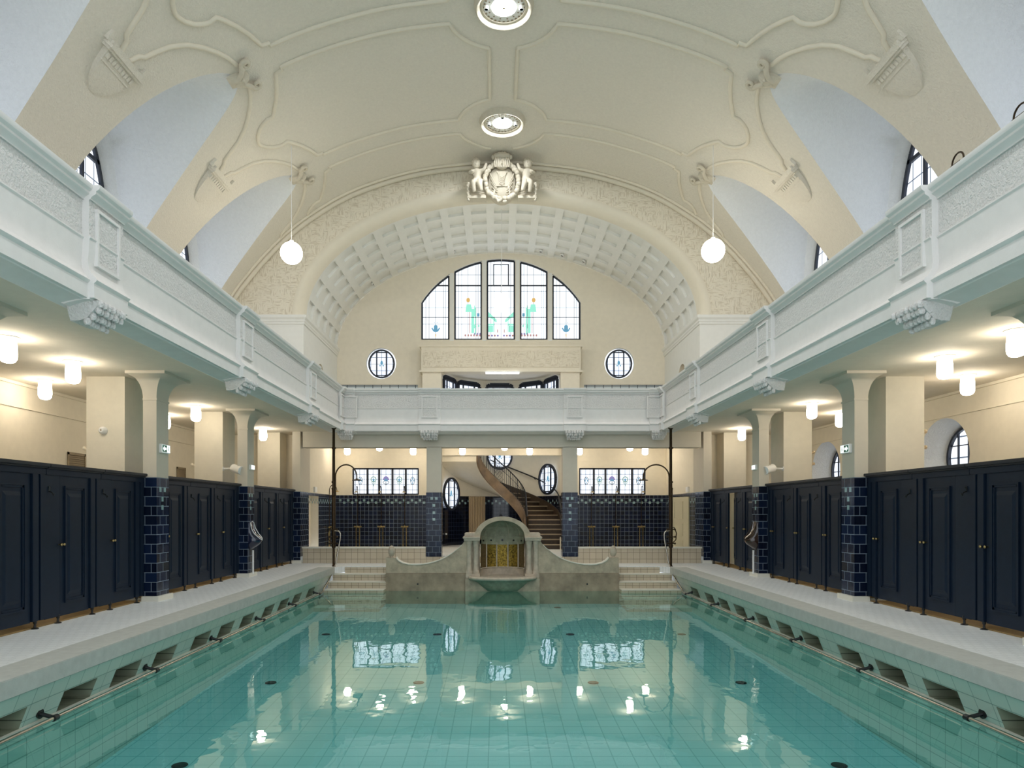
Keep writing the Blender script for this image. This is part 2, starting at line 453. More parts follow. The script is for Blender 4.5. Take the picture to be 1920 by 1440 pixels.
def lun_w(z):
    if z >= ZA: return 0.0
    if z <= ZS: return LW
    return LW*sqrt(max(0.0, 1-((z-ZS)/(ZA-ZS))**2))

vault = MB(); lun = MB()
rows_up = [XA*i/18 for i in range(19)]
rows_dn = [ZS+(ZA-ZS)*cos(PI/2*i/16) for i in range(17)][1:] + [7.2, 6.8, 6.4, 6.0]
for c in BAYS:
    last = c == BAYS[-1]
    for s in (-1, 1):
        for h in (-1, 1):
            yb = (YE if (last and h > 0) else c+h*HALF)
            if c == BAYS[0] and h < 0: yb = YB
            prof = [(X, zx(X), 0.0) for X in rows_up] + [(xz(z), z, lun_w(z)) for z in rows_dn]
            vs, fs, nc = [], [], 6
            for (X, z, w) in prof:
                y0 = c+h*w
                for j in range(nc+1): vs.append((s*X, y0+(yb-y0)*j/nc, z))
            for i in range(len(prof)-1):
                for j in range(nc): fs.append((i*(nc+1)+j, (i+1)*(nc+1)+j, (i+1)*(nc+1)+j+1, i*(nc+1)+j+1))
            vault.add(vs, fs)
            vs, fs = [], []
            sub = prof[len(rows_up)-1:]
            for (X, z, w) in sub:
                for j in range(5): vs.append((s*(X+(8.72-X)*j/4), c+h*w*(1+FLW*j/4), z+max(0, z-ZS)*FLZ*j/4))
            for i in range(len(sub)-1):
                for j in range(4): fs.append((i*5+j, i*5+j+1, (i+1)*5+j+1, (i+1)*5+j))
            lun.add(vs, fs)
struct(vault.build('ceiling_vault', M['vault'], smooth=60), 'roughcast cream barrel vault over the pool')
# lunette end walls with an arched window hole each
def lun_outline(c):
    zs = [6.0] + [6.0+(ZS-6.0)*i/3 for i in range(1, 4)] + [ZS+(ZA-ZS)*sin(PI/2*i/14) for i in range(1, 15)]
    up_ = lambda z: z+max(0, z-ZS)*FLZ
    L = [(c+lun_w(z)*(1+FLW), up_(z)) for z in zs]
    return L + [(c-lun_w(z)*(1+FLW), up_(z)) for z in reversed(zs[:-1])]
def arch_win(c, w, z0, zc, n=20):
    return [(c-w, z0), (c+w, z0)] + [(c+w*cos(PI*i/n), zc+w*sin(PI*i/n)) for i in range(n+1)]
WIN_Z0 = 6.25
WK1, WK2, WX_ = .915, .86, 9.0
def win_outline(c, inset=0.0):
    """outline of the glazed opening: the lunette's own shape, drawn in"""
    L = lun_outline(c)
    k1, k2 = WK1*(1-inset/1.25), WK2*(1-inset/1.85)
    return [(c+(y-c)*k1, WIN_Z0+inset+(z-6.0)*k2) for y, z in L]
def win_top(dy, inset=0.0):
    w = LW*(1+FLW)*WK1
    z = ZS+(ZA-ZS)*sqrt(max(0, 1-(dy/w)**2)); z += max(0, z-ZS)*FLZ
    return WIN_Z0+(z-6.0)*WK2-inset
for c in BAYS[1:]:
    for s in (-1, 1):
        A, B = lun_outline(c), win_outline(c)
        n = len(A)
        vs = [(s*8.72, y, z) for y, z in A] + [(s*(8.72+.10), y+(q-y)*.55, z+(r-z)*.55) for (y, z), (q, r) in zip(A, B)] + [(s*WX_, q, r) for q, r in B]
        lun.add(vs, [(k*n+i, k*n+(i+1) % n, (k+1)*n+(i+1) % n, (k+1)*n+i) for k in range(2) for i in range(n)])
struct(lun.build('ceiling_lunettes', M['lunette'], smooth=40), 'white window lunettes cutting into the vault')

# ---- outer walls of the galleries (ground floor to vault foot); the round aisle windows are on the right
for s, nm in ((-1, 'wall_left'), (1, 'wall_right')):
    w = MB()
    holes = []
    if s > 0:
        for (yc, zc, r) in ((13.43, 2.57, .75), (18.25, 2.57, .78), (9.2, 2.57, .75)):
            holes.append([(yc+r*cos(2*PI*i/40), zc+r*sin(2*PI*i/40)) for i in range(40)])
    w.holed([(YB, -.1), (YE+.1, -.1), (YE+.1, SOF+.1), (YB, SOF+.1)], holes, lambda u, v, d, s=s: (s*(WX+d), u, v), depth=.55, m=0, rm=1, scale=.80)
    w.quad((s*WX, YB, GAL-.2), (s*WX, YE, GAL-.2), (s*WX, YE, 6.01), (s*WX, YB, 6.01), 0)
    # picture rail line
    w.box(s*WX, s*(WX-.025), YB, YE, 3.33, 3.36)
    w.box(s*WX, s*(WX-.05), YB, YE, SOF-.05, SOF)
    struct(w.build(nm, [M['cream'], M['lunette']]))

# ---- floor: deck both sides and the far strip, with the stone coping
f = MB()
zt = 0.0
for s in (-1, 1):
    f.box(s*WX, s*(PX+.02), YB, YE+.2, -.16, zt, 0)
    f.quad((s*(PX+.02), YB, zt), (s*PX, YB, zt), (s*PX, 18.2, zt), (s*(PX+.02), 18.2, zt), 0)
    f.add([(s*PX, 18.2, zt), (s*PX, 18.46, zt), (s*4.25, 18.46, zt)], [(0, 1, 2)], 0)
    f.quad((s*PX, 18.2, zt), (s*4.25, 18.46, zt), (s*4.25, 18.46, -.16), (s*PX, 18.2, -.16), 0)
f.box(-PX-.02, PX+.02, 18.46, YE+.2, -.16, zt, 0)
for s in (-1, 1): f.box(s*.99, s*3.03, 17.99, 18.46, -.16, zt, 0)
struct(f.build('floor', M['decktile']), 'pale tiled pool deck')
cp = MB()
for s in (-1, 1):
    cp.box(s*(PX-.012), s*(PX+.05), YB, 18.2, -.165, -.004, 0)
    cp.box(s*(PX-.006), s*(PX+.42), YB, 18.2, -.02, .004, 0)
struct(cp.build('trim_coping', M['coping']), 'grey coping along the pool edge')

# ---- pool basin: undercut side walls with overflow niches, sloping floor
def fz(y): return -1.36 + (y-7.66)*.0442
def wallx(z): return PX + .02 + .4*(-.16-z)        # the side wall leans outwards below the coping
def niche_ys():
    out = []
    for k in range(-3, 4):
        for j in range(3):
            y = 7.0+3.03*k+.95*j
            if -.6 < y < 16.6: out.append(y)
    return out
NIW, NZ0, NZ1 = .58, -.56, -.35
pb = MB()
for s in (-1, 1):
    def W(y, z, o=0.0, s=s): return (s*(wallx(z)+o), y, z)
    pb.quad(W(YB,-.16), W(18.46,-.16), W(18.46,NZ1), W(YB,NZ1), 0)
    y = YB
    for ny in niche_ys() + [18.46]:
        pb.quad(W(y,NZ1), W(ny,NZ1), W(ny,NZ0), W(y,NZ0), 0)
        if ny < 18:
            y1 = ny+NIW; d = .34
            pb.quad(W(ny,NZ1), W(y1,NZ1), W(y1,NZ1,d), W(ny,NZ1,d), 1)
            pb.quad(W(ny,NZ0), W(y1,NZ0), (s*(wallx(NZ0)+d-.05), y1, NZ0), (s*(wallx(NZ0)+d-.05), ny, NZ0), 1)
            pb.quad(W(ny,NZ1,d), W(y1,NZ1,d), (s*(wallx(NZ0)+d-.05), y1, NZ0), (s*(wallx(NZ0)+d-.05), ny, NZ0), 1)
            for yy in (ny, y1):
                pb.quad(W(yy,NZ1), W(yy,NZ1,d), (s*(wallx(NZ0)+d-.05), yy, NZ0), W(yy,NZ0), 1)
            y = y1
    # lip at the water line, then the wall under water
    zl = NZ0
    pb.quad(W(YB,zl), W(18.46,zl), (s*(wallx(zl)-.02),18.46,zl-.01), (s*(wallx(zl)-.02),YB,zl-.01), 2)
    pb.quad((s*(wallx(zl)-.02),YB,zl-.01), (s*(wallx(zl)-.02),18.46,zl-.01), (s*(wallx(zl)-.02),18.46,-.64), (s*(wallx(zl)-.02),YB,-.64), 2)
    pb.quad((s*(wallx(zl)-.02),YB,-.64), (s*(wallx(zl)-.02),18.46,-.64), (s*4.62,18.46,-.66), (s*4.62,YB,-.66), 0)
    pb.quad((s*4.62,YB,-.66), (s*4.62,18.46,-.66), (s*4.62,18.46,-2.0), (s*4.62,YB,-2.0), 0)
struct(pb.build('wall_pool_side', [M['pool_yz'], M['niche'], M['deckwhite']]), 'tiled pool sides with overflow niches')
pf = MB()
pf.quad((-4.7,YB,fz(YB)), (4.7,YB,fz(YB)), (4.7,18.5,fz(18.5)), (-4.7,18.5,fz(18.5)))
struct(pf.build('floor_pool', M['pool_xy']), 'sloping tiled pool floor')
pe = MB()
pe.quad((-4.66,YB,-.2), (4.66,YB,-.2), (4.66,YB,-2), (-4.66,YB,-2))
pe.box(-3.0, 3.0, 18.32, 18.45, -1.2, -.17)
struct(pe.build('wall_pool_end', M['pool_xz']))
wt = MB()
nx, ny = 8, 16
wt.grid(lambda a, b: (-4.64+9.28*a, YB+(18.45-YB)*b, WATER), nx, ny)
tag(wt.build('pool_water', M['water']), 'clear turquoise water filling the swimming pool', 'water', kind='stuff')

# ---- pool steps at both far corners
for s in (-1, 1):
    t = thing('pool_steps', 'cream tiled steps into the water at the ' + ('left' if s < 0 else 'right') + ' far corner of the pool', 'steps', (s*3.74, 18.1, -.2), 'corner steps of the pool')
    a, b = (3.03, 4.5)
    rb = MB(); rb.box(s*3.04, s*4.25, 18.44, 18.457, -.17, -.022); rb.build('top_riser', M['btile_xz'], t)
    for k in range(5):
        z = -.17*(k+1); y = 18.46-.36*(k+1)
        st = MB(); st.box(s*a, s*(b+.03*k), y, 18.46, z-.19 if k < 4 else -1.1, z-.018, 0)
        o = st.build('step', M['btile_xz'], t)
        nb = MB(); nb.box(s*a, s*(b+.03*k), y-.015, y+.36, z-.022, z, ch=.008)
        nb.build('nosing', M['deckwhite'], o)

# ---- low tiled walls in front of the shower rooms, raised floor behind, side and end walls
lw = MB()
for s in (-1, 1):
    lw.box(s*5.72, s*2.19, 19.6, 19.82, 0, .43, 0)
    lw.box(s*5.74, s*2.19, 19.57, 19.86, .425, .465, 1)
lw.box(-2.19, 2.19, 19.6, 19.7, 0, PLAT-.005, 0)
struct(lw.build('wall_low_tiled', [M['btile_xz'], M['deckwhite']]), 'low cream tiled wall before the showers')
fp = MB()
fp.box(-6.05, 6.05, 19.62, YW+.1, .02, PLAT)
fp.add([(0, YW, PLAT)] + [(2.25*cos(PI*i/24), YW+2.25*sin(PI*i/24), PLAT) for i in range(25)], [(0, i+1, i+2) for i in range(24)])
struct(fp.build('floor_showers', M['decktile']), 'raised shower floor')

TT = 2.07   # height of the navy tiling
def sidewall(s):
    w = MB()
    y0, y1, dz = (21.25, 22.4, 1.98) if s < 0 else (21.75, 22.95, 1.98)
    P = lambda y, z, o=0.0: (s*(6.0-o), y, z)
    # tiled part with a doorway, then plaster above
    outer = [(20.4, PLAT), (y0, PLAT), (y0, dz), (y1, dz), (y1, PLAT), (YW, PLAT), (YW, TT), (20.4, TT)]
    tri = geometry.tessellate_polygon([[Vector((u, v, 0)) for u, v in outer]])
    w.add([P(u, v) for u, v in outer], [tuple(t) for t in tri], 0)
    w.quad(P(20.4,TT), P(YW,TT), P(YW,SOF), P(20.4,SOF), 1)
    # accent course
    for i, y in enumerate([20.55+.3*k for k in range(14)]):
        if y < 24.6:
            for (oy, zz) in ((0, 1.86), (.15, 1.78)):
                w.box(s*6.0, s*5.996, y+oy, y+oy+.075, zz-.04, zz+.035, 2)
    # door reveal
    for (ya, yb, za, zb) in ((y0, y0, PLAT, dz), (y1, y1, PLAT, dz)):
        w.quad(P(ya,za), P(ya,zb), P(ya,zb,-.25), P(ya,za,-.25), 1)
    w.quad(P(y0,dz), P(y1,dz), P(y1,dz,-.25), P(y0,dz,-.25), 1)
    w.quad(P(y0-.1,PLAT,-.25), P(y1+.1,PLAT,-.25), P(y1+.1,dz+.1,-.25), P(y0-.1,dz+.1,-.25), 1 if s < 0 else 3)
    return struct(w.build('wall_shower_left' if s < 0 else 'wall_shower_right', [M['tile_yz'], M['cream'], M['accent'], M['black']]))
sidewall(-1); sidewall(1)
# the cream panelled door standing ajar on the right
dr = holder('door_1', (6.0, 21.77, PLAT))
MD = Matrix.Translation((5.985, 21.77, PLAT)) @ Matrix.Rotation(math.radians(24), 4, 'Z')
d = MB(); d.box(-.02, .02, 0, .98, .01, 1.76, M=MD, ch=.004); d.build('door_leaf', M['doorpaint'], dr)
for (z0, z1) in ((1.05, 1.62), (.5, .9), (.08, .36)):
    q = MB()
    for (a0, a1, b0, b1) in ((.28,.72,z0,z0+.025), (.28,.72,z1-.025,z1), (.28,.305,z0,z1), (.695,.72,z0,z1)):
        q.box(-.032, -.02, a0, a1, b0, b1, M=MD)
    q.build('door_panel', M['doorpaint'], dr)
q = MB(); q.tube([MD @ Vector((-.02,.91,.86)), MD @ Vector((-.06,.91,.86)), MD @ Vector((-.06,.79,.86))], .01); q.ball(MD @ Vector((-.025,.91,.76)), .018)
q.build('door_handle', M['bronze'], dr)

# end wall of the shower rooms, ground floor
RW = [(-5.40, -2.98), (2.84, 5.26)]
RWZ0, RWZ1 = TT+.01, 3.06
ew = MB()
for s in (-1, 1):
    x0, x1 = RW[0] if s < 0 else RW[1]
    ox = (-6.0, -2.2) if s < 0 else (2.2, 6.0)
    ew.quad((ox[0],YW,PLAT), (ox[1],YW,PLAT), (ox[1],YW,TT), (ox[0],YW,TT), 0)
    ew.holed([(ox[0],TT),(ox[1],TT),(ox[1],SOF),(ox[0],SOF)], [[(x0,RWZ0),(x1,RWZ0),(x1,RWZ1),(x0,RWZ1)]], lambda u, v, d: (u, YW+d, v), depth=.14, m=1)
    ew.box(ox[0], ox[1], YW-.015, YW, 3.32, 3.345, 1)
    for i in range(13):
        for (o2, zz) in ((0, 1.885), (.145, 1.80)):
            xx = ox[0]+.12+.29*i+o2
            if xx < ox[1]-.1: ew.box(xx, xx+.085, YW-.004, YW, zz-.042, zz+.042, 2)
    ew.box(ox[0] if s < 0 else ox[1]-.1, ox[0]+.1 if s < 0 else ox[1], YW-.005, YW, PLAT, PLAT+.01, 0)
ew.box(-2.25, 2.25, YW-.12, YW+.02, 3.51, SOF, 1)
struct(ew.build('wall_end_showers', [M['tile_xz'], M['cream'], M['accent']]), 'navy tiled end wall of the showers')

# curved stair wall (half round) behind, two storeys
R = 2.2
ap = MB()
APT = 2.07
def apt(a, z): return (R*cos(a), YW+R*sin(a), z)
ap.grid(lambda u, v: apt(PI*u, PLAT+(APT-PLAT)*v), 48, 1, 0)
ap.grid(lambda u, v: apt(PI*u, APT+(6.62-APT)*v), 48, 2, 1)
ap.add([(0, YW, 6.62)] + [apt(PI*i/48, 6.62) for i in range(49)], [(0, i+1, i+2) for i in range(48)], 1)
for i in range(24):
    for (o2, zz) in ((0, 1.885), (.066, 1.80)):
        a = .05+.132*i+o2
        if a < PI-.05:
            ap.add([apt(a, zz-.04), apt(a+.036, zz-.04), apt(a+.036, zz+.04), apt(a, zz+.04)], [(0,1,2,3)], 2)
    
def apuv(p): return ((math.atan2(p.y-YW, p.x))*R, p.z)
for k in range(len(ap.f)):
    if ap.m[k] == 2:
        for i in ap.f[k]:
            p = ap.v[i]; ap.v[i] = Vector((p.x*.997, YW+(p.y-YW)*.997, p.z))
struct(ap.build('wall_stair_curved', [M['tile_uv'], M['cream'], M['accent']], uvfn=apuv, smooth=60), 'curved wall behind the stair')
# jambs of the stair opening
jb = MB()
for s in (-1, 1): jb.box(s*2.2, s*2.34, YW-.3, YW+.02, PLAT, SOF)
struct(jb.build('wall_stair_jamb', M['cream']))

# ---- gallery slabs
gs = MB()
for s in (-1, 1): gs.box(s*4.82, s*WX, YB, YE+.05, SOF, GAL)
gs.box(-4.82, 4.82, 19.55, YW, SOF, GAL)
gs.box(-6.05, -4.82, YE+.05, YW, SOF, GAL); gs.box(4.82, 6.05, YE+.05, YW, SOF, GAL)
struct(gs.build('ceiling_gallery_slab', M['soffit']), 'underside of the galleries')
bmx = MB(); bmx.box(-5.72, 5.72, 19.6, 20.0, 3.33, SOF)
struct(bmx.build('beam_far', M['pillar']), 'beam across the far end')

# ---- gallery fronts: moulded parapets; profile (u toward the pool, z)
PR = [(-.36,3.79),(-.36,3.70),(-.32,3.685),(-.28,3.70),(-.12,3.735),(-.05,3.735),(-.045,3.75),(0,3.75),(0,3.905),(.015,3.915),(.03,3.935),(.015,3.96),(-.01,3.985),(-.03,4.0),
      (-.055,4.06),(-.065,4.14),(-.055,4.25),(-.05,4.37),(-.035,4.385),(-.035,4.40)]
PR_ROUGH = [(-.055,4.40),(-.055,4.785)]
PR_TOP = [(-.035,4.785),(-.035,4.80),(-.02,4.82),(.0,4.83),(.02,4.845),(.02,4.87),(.05,4.89),(.06,4.91),(.06,4.94),(-.25,4.94),(-.25,3.95)]
def parapet(mb, fn, a, b, du=0.0):
    for prof, m in ((PR, 0), ([PR[-1]]+PR_ROUGH+[PR_TOP[0]], 1), (PR_TOP, 0)):
        vs, fs = [], []
        for (u, z) in prof:
            vs += [fn(u+du, a, z), fn(u+du, b, z)]
        for i in range(len(prof)-1): fs.append((2*i, 2*i+1, 2*i+3, 2*i+2))
        mb.add(vs, fs, m)
    if du > 0:
        ring = [(u+du, z) for (u, z) in PR+PR_ROUGH+PR_TOP]
        poly = [(p[0], p[1]) for p in ring]
        tri = geometry.tessellate_polygon([[Vector((u, v, 0)) for u, v in poly]])
        for e in (a, b): mb.add([fn(u, e, z) for u, z in poly], [tuple(t) for t in tri], 0)
def post(mb, fn, c, hw=.33):
    parapet(mb, fn, c-hw, c+hw, .07)
    # framed narrow field on the post
    for (a0, a1, z0, z1) in ((-.222,.222,4.70,4.732), (-.222,.222,4.118,4.15), (-.22,-.19,4.151,4.699), (.19,.22,4.151,4.699)):
        vs = [fn(u, c+a, z) for u in (-.01, .045) for a in (a0, a1) for z in (z0, z1)]
        mb.add(vs, [(0,1,3,2),(4,5,7,6),(0,1,5,4),(2,3,7,6),(0,2,6,4),(1,3,7,5)], 0)
    vs = [fn(.022, c+a, z) for a in (-.19, .19) for z in (4.15, 4.70)]
    mb.add(vs, [(0,1,3,2)], 1)
POSTY = [3.35, 7.53, 11.77, 15.97]
for s, nm in ((-1, 'gallery_front_left'), (1, 'gallery_front_right')):
    g = MB()
    fn = lambda u, a, z, s=s: (s*(BX-u), a, z)
    parapet(g, fn, YB, 19.2)
    for c in POSTY: post(g, fn, c)
    post(g, fn, 19.0, .17)
    struct(g.build(nm, [M['gal'], M['galrough']], smooth=28), 'moulded gallery parapet')
g = MB()
fn = lambda u, a, z: (a, 19.2-u, z)
parapet(g, fn, -BX-.05, BX+.05)
for c in (-2.04, 2.04): post(g, fn, c, .31)
for c in (-4.29, 4.29): post(g, fn, c, .15)
struct(g.build('gallery_front_far', [M['gal'], M['galrough']], smooth=28), 'moulded gallery parapet across the far end')

# leaf-carved corbels under the posts
def corbel(name, P, label, grp):
    o = thing(name, label, 'corbel', P(0, 0, 3.65), grp)
    b = MB()
    prof = [(.30,3.74,.27),(.27,3.68,.25),(.20,3.62,.23),(.13,3.57,.20),(.05,3.55,.19)]
    vs, fs = [], []
    for (u, z, h) in prof:
        vs += [P(-.22-.06+.0, -h*.9, z), P(u-.22, -h, z), P(u-.22, h, z), P(-.28, h*.9, z)]
    n = len(prof)
    for i in range(n-1):
        for j in range(4):
            fs.append((i*4+j, i*4+(j+1) % 4, (i+1)*4+(j+1) % 4, (i+1)*4+j))
    fs += [(0,1,2,3), tuple((n-1)*4+j for j in (3,2,1,0))]
    b.add(vs, fs)
    b.build('body', M['galrough'], o, smooth=20)
    l = MB()
    rng = random.Random(len(label))
    for (u, z, h) in prof[:-1]:
        for k in range(7):
            a = -h+2*h*(k+.5)/7
            p = P(u-.22-.008+.012*rng.random(), a+rng.uniform(-.015,.015), z-.03)
            l.ball(p, (.03+.014*rng.random(), .028, .046), 7, 5)
    l.build('leaf_carving', M['galrough'], o)
    return o
for s in (-1, 1):
    side = 'left' if s < 0 else 'right'
    for i, c in enumerate(POSTY[1:]):
        nth = {0: 'closest to the viewer', 1: 'second from the viewer', 2: 'third from the viewer'}[i]
        corbel('corbel', lambda u, a, z, s=s, c=c: Vector((s*(BX-u), c+a, z)), f'leaf-carved plaster corbel under the {side} gallery post, {nth}', 'corbels under the galleries')
    corbel('corbel', lambda u, a, z, s=s: Vector((s*2.04+a, 19.2-u, z)), f'leaf-carved plaster corbel under the far gallery, {side} of the middle', 'corbels under the galleries')
    corbel('corbel', lambda u, a, z, s=s: Vector((s*4.4+a*.8, 19.15-u, z)), f'leaf-carved plaster corbel at the {side} inner corner of the far gallery', 'corbels under the galleries')

# ---- pillars of the aisles with flared heads, and the broad piers behind them
PY = [3.2, 7.38, 11.54, 15.67, 19.81]
for s in (-1, 1):
    for i, c in enumerate(PY):
        p = MB()
        x0, x1 = s*COLX, s*6.02
        hy = .21
        p.box(s*(COLX-.05), x1, c-hy-.05, c+hy+.05, 0, .085, 3)
        # tiled shaft
        X0, X1 = min(x0,x1), max(x0,x1)
        zt = 2.06
        if i < 4:
            for xx in (x0, x1): p.quad((xx,c-hy,.085), (xx,c+hy,.085), (xx,c+hy,zt), (xx,c-hy,zt), 1)
            for yy in (c-hy, c+hy): p.quad((X0,yy,.085), (X1,yy,.085), (X1,yy,zt), (X0,yy,zt), 2)
            rng = random.Random(int(c*10))
            for (oy, zz) in ((-.12,1.86),(.03,1.86),(-.05,1.70),(-.05,1.56)):
                p.box(x0, s*(COLX-.004), c+oy, c+oy+.07, zz-.04, zz+.04, 4)
            q0 = COLX+.005; hy2 = hy-.005
            p.box(s*q0, x1, c-hy2, c+hy2, zt, 3.36, 0)
            p.box(s*(q0-.012), x1, c-hy2-.012, c+hy2+.012, 3.34, 3.37, 0)
            n = 8; prev = None
            vs, fs = [], []
            for k in range(n+1):
                t = k/n; zz = 3.37+(3.74-3.37)*t
                e = .24*(1-sqrt(max(0, 1-t*t)))
                for (sx, sy) in ((-1,-1),(-1,1),(1,1),(1,-1)):
                    xx = (q0-e) if sx < 0 else (6.02+e*.6)
                    vs.append((s*xx, c+sy*(hy2+e), zz))
            for k in range(n):
                for j in range(4): fs.append((k*4+j, k*4+(j+1)%4, (k+1)*4+(j+1)%4, (k+1)*4+j))
            p.add(vs, fs, 0)
            e = .26
            p.box(s*(q0-e), s*(6.02+.16), c-hy2-e, c+hy2+e, 3.735, SOF, 0)
        else:
            for xx in (x0,): p.quad((xx,c-hy,.085), (xx,c+hy+.4,.085), (xx,c+hy+.4,zt), (xx,c-hy,zt), 1)
            p.quad((X0,c-hy,.085), (s*6.02,c-hy,.085), (s*6.02,c-hy,zt), (X0 if s < 0 else X1,c-hy,zt), 2) if False else None
            for yy in (c-hy,): p.quad((X0,yy,.085), (X1,yy,.085), (X1,yy,zt), (X0,yy,zt), 2)
            p.box(x0, x1, c-hy, c+hy+.6, zt, SOF, 0)
        struct(p.build('pillar', [M['pillar'], M['ptile_yz'], M['ptile_xz'], M['deckwhite'], M['accent']], smooth=40))
        b = MB()
        b.box(s*6.45, s*7.1, c+.03, c+.75, 0, SOF)
        struct(b.build('pillar_pier', M['cream']))
# end walls of the aisles
for s in (-1, 1):
    b = MB(); b.box(s*6.0, s*WX, YE-.05, YE+.15, 0, SOF)
    struct(b.build('wall_aisle_end', M['cream']))
# the two tiled pillars carrying the far gallery
for s in (-1, 1):
    p = MB()
    x0, x1 = 1.735, 2.175
    y0, y1, z0, zt = 19.58, 20.02, .19, 2.03
    for yy in (y0, y1): p.quad((s*x0,yy,z0),(s*x1,yy,z0),(s*x1,yy,zt),(s*x0,yy,zt), 2)
    for xx in (x0, x1): p.quad((s*xx,y0,z0),(s*xx,y1,z0),(s*xx,y1,zt),(s*xx,y0,zt), 1)
    p.quad((s*x0,y0,zt),(s*x1,y0,zt),(s*x1,y1,zt),(s*x0,y1,zt), 2)
    p.box(s*(x0+.01), s*(x1-.01), y0+.02, y1-.02, zt, 3.34, 0)
    for (ox, zz) in ((.11,1.86),(.24,1.86),(.18,1.66),(.18,1.45),(.18,1.26)):
        p.box(s*(x0+ox), s*(x0+ox+.075), y0-.005, y0, zz-.038, zz+.038, 4)
    struct(p.build('pillar_far', [M['pillar'], M['ptile_yz'], M['ptile_xz'], M['deckwhite'], M['accent']]))

# ---- big arch at the end of the nave: spandrel wall, archivolt, coffered barrel, jambs
ZSP = 7.37
def ell(a, b, t, y): return (a*cos(t), y, ZSP+b*sin(t))
NA = 64
sp_ = MB()
up = [(-xz(z), z) for z in [ZSP+(6-ZSP)*0]] if False else []
vt = [(-X, zx(X)) for X in [8.64*i/60 for i in range(60, -1, -1)] if zx(X) >= ZSP] + [(X, zx(X)) for X in [8.64*i/60 for i in range(1, 61)] if zx(X) >= ZSP]
x_sp = xz(ZSP)
poly = [(-x_sp, ZSP)] + vt + [(x_sp, ZSP)] + [(6.28*cos(PI*i/NA), ZSP+3.83*sin(PI*i/NA)) for i in range(NA+1)]
tri = geometry.tessellate_polygon([[Vector((u, v, 0)) for u, v in poly]])
sp_.add([(u, YE, v) for u, v in poly], [tuple(t) for t in tri])
struct(sp_.build('wall_spandrel', M['weave']), 'basket-scored stucco wall around the big arch')
# moulding where the spandrel meets the vault
md = MB()
path = [VPt(X, YE-.09, .05) for X in [-8.2+16.4*i/80 for i in range(81)]]
md.tube(path, .085, 8)
path = [VPt(X, YE-.25, .02) for X in [-8.3+16.6*i/80 for i in range(81)]]
md.tube(path, .045, 8)
struct(md.build('trim_vault_end', M['smooth'], smooth=60))
av = MB()
prof = [(6.28,3.83,YE-.02),(6.28,3.83,YE-.05),(6.20,3.75,YE-.06),(6.12,3.67,YE-.03),(6.04,3.59,YE+.05),(5.98,3.53,YE+.16),(5.95,3.50,YE+.30)]
vs = [ell(a, b, PI*i/NA, y) for (a, b, y) in prof for i in range(NA+1)]
fs = [(k*(NA+1)+i, k*(NA+1)+i+1, (k+1)*(NA+1)+i+1, (k+1)*(NA+1)+i) for k in range(len(prof)-1) for i in range(NA)]
av.add(vs, fs)
struct(av.build('trim_archivolt', M['smooth'], smooth=50), 'smooth rounded edge of the big arch')
cf = MB()
NU_, NV_ = 21, 5
ya, yb = YE+.30, YW
# equal arc spacing on the ellipse
ts = [PI*i/2000 for i in range(2001)]
acc = [0.0]
for i in range(2000):
    p, q = Vector(ell(5.95,3.5,ts[i],0)), Vector(ell(5.95,3.5,ts[i+1],0)); acc.append(acc[-1]+(q-p).length)
def tat(fr):
    L = fr*acc[-1]; lo, hi = 0, 2000
    while hi-lo > 1:
        m = (lo+hi)//2
        if acc[m] <= L: lo = m
        else: hi = m
    return ts[lo]+(ts[hi]-ts[lo])*(L-acc[lo])/max(1e-9, acc[hi]-acc[lo])
def cfp(fr, y, up_):
    t = tat(fr)
    n = Vector((cos(t)/5.95, 0, sin(t)/3.5)).normalized()
    p = Vector((5.95*cos(t), y, ZSP+3.5*sin(t)))
    return p + n*up_
for i in range(NU_):
    f0, f1 = i/NU_, (i+1)/NU_
    g0, g1 = f0+.17/NU_, f1-.17/NU_
    fr = [f0, g0, (g0+g1)/2, g1, f1]
    for j in range(NV_):
        y0, y1 = ya+(yb-ya)*j/NV_, ya+(yb-ya)*(j+1)/NV_
        w0, w1 = y0+.12, y1-.12
        ys = [y0, w0, w1, y1]
        for a in range(4):
            for b in range(3):
                inner = a in (1, 2) and b == 1
                dz = .085 if inner else 0
                cf.add([cfp(fr[a], ys[b], dz), cfp(fr[a+1], ys[b], dz), cfp(fr[a+1], ys[b+1], dz), cfp(fr[a], ys[b+1], dz)], [(0,1,2,3)])
        ring = [(g0,w0),(fr[2],w0),(g1,w0),(g1,w1),(fr[2],w1),(g0,w1)]
        for k in range(6):
            p, q = ring[k], ring[(k+1) % 6]
            cf.add([cfp(p[0],p[1],0), cfp(q[0],q[1],0), cfp(q[0],q[1],.085), cfp(p[0],p[1],.085)], [(0,1,2,3)])
struct(cf.build('ceiling_coffered', M['white'], smooth=30), 'white coffered barrel over the far gallery')
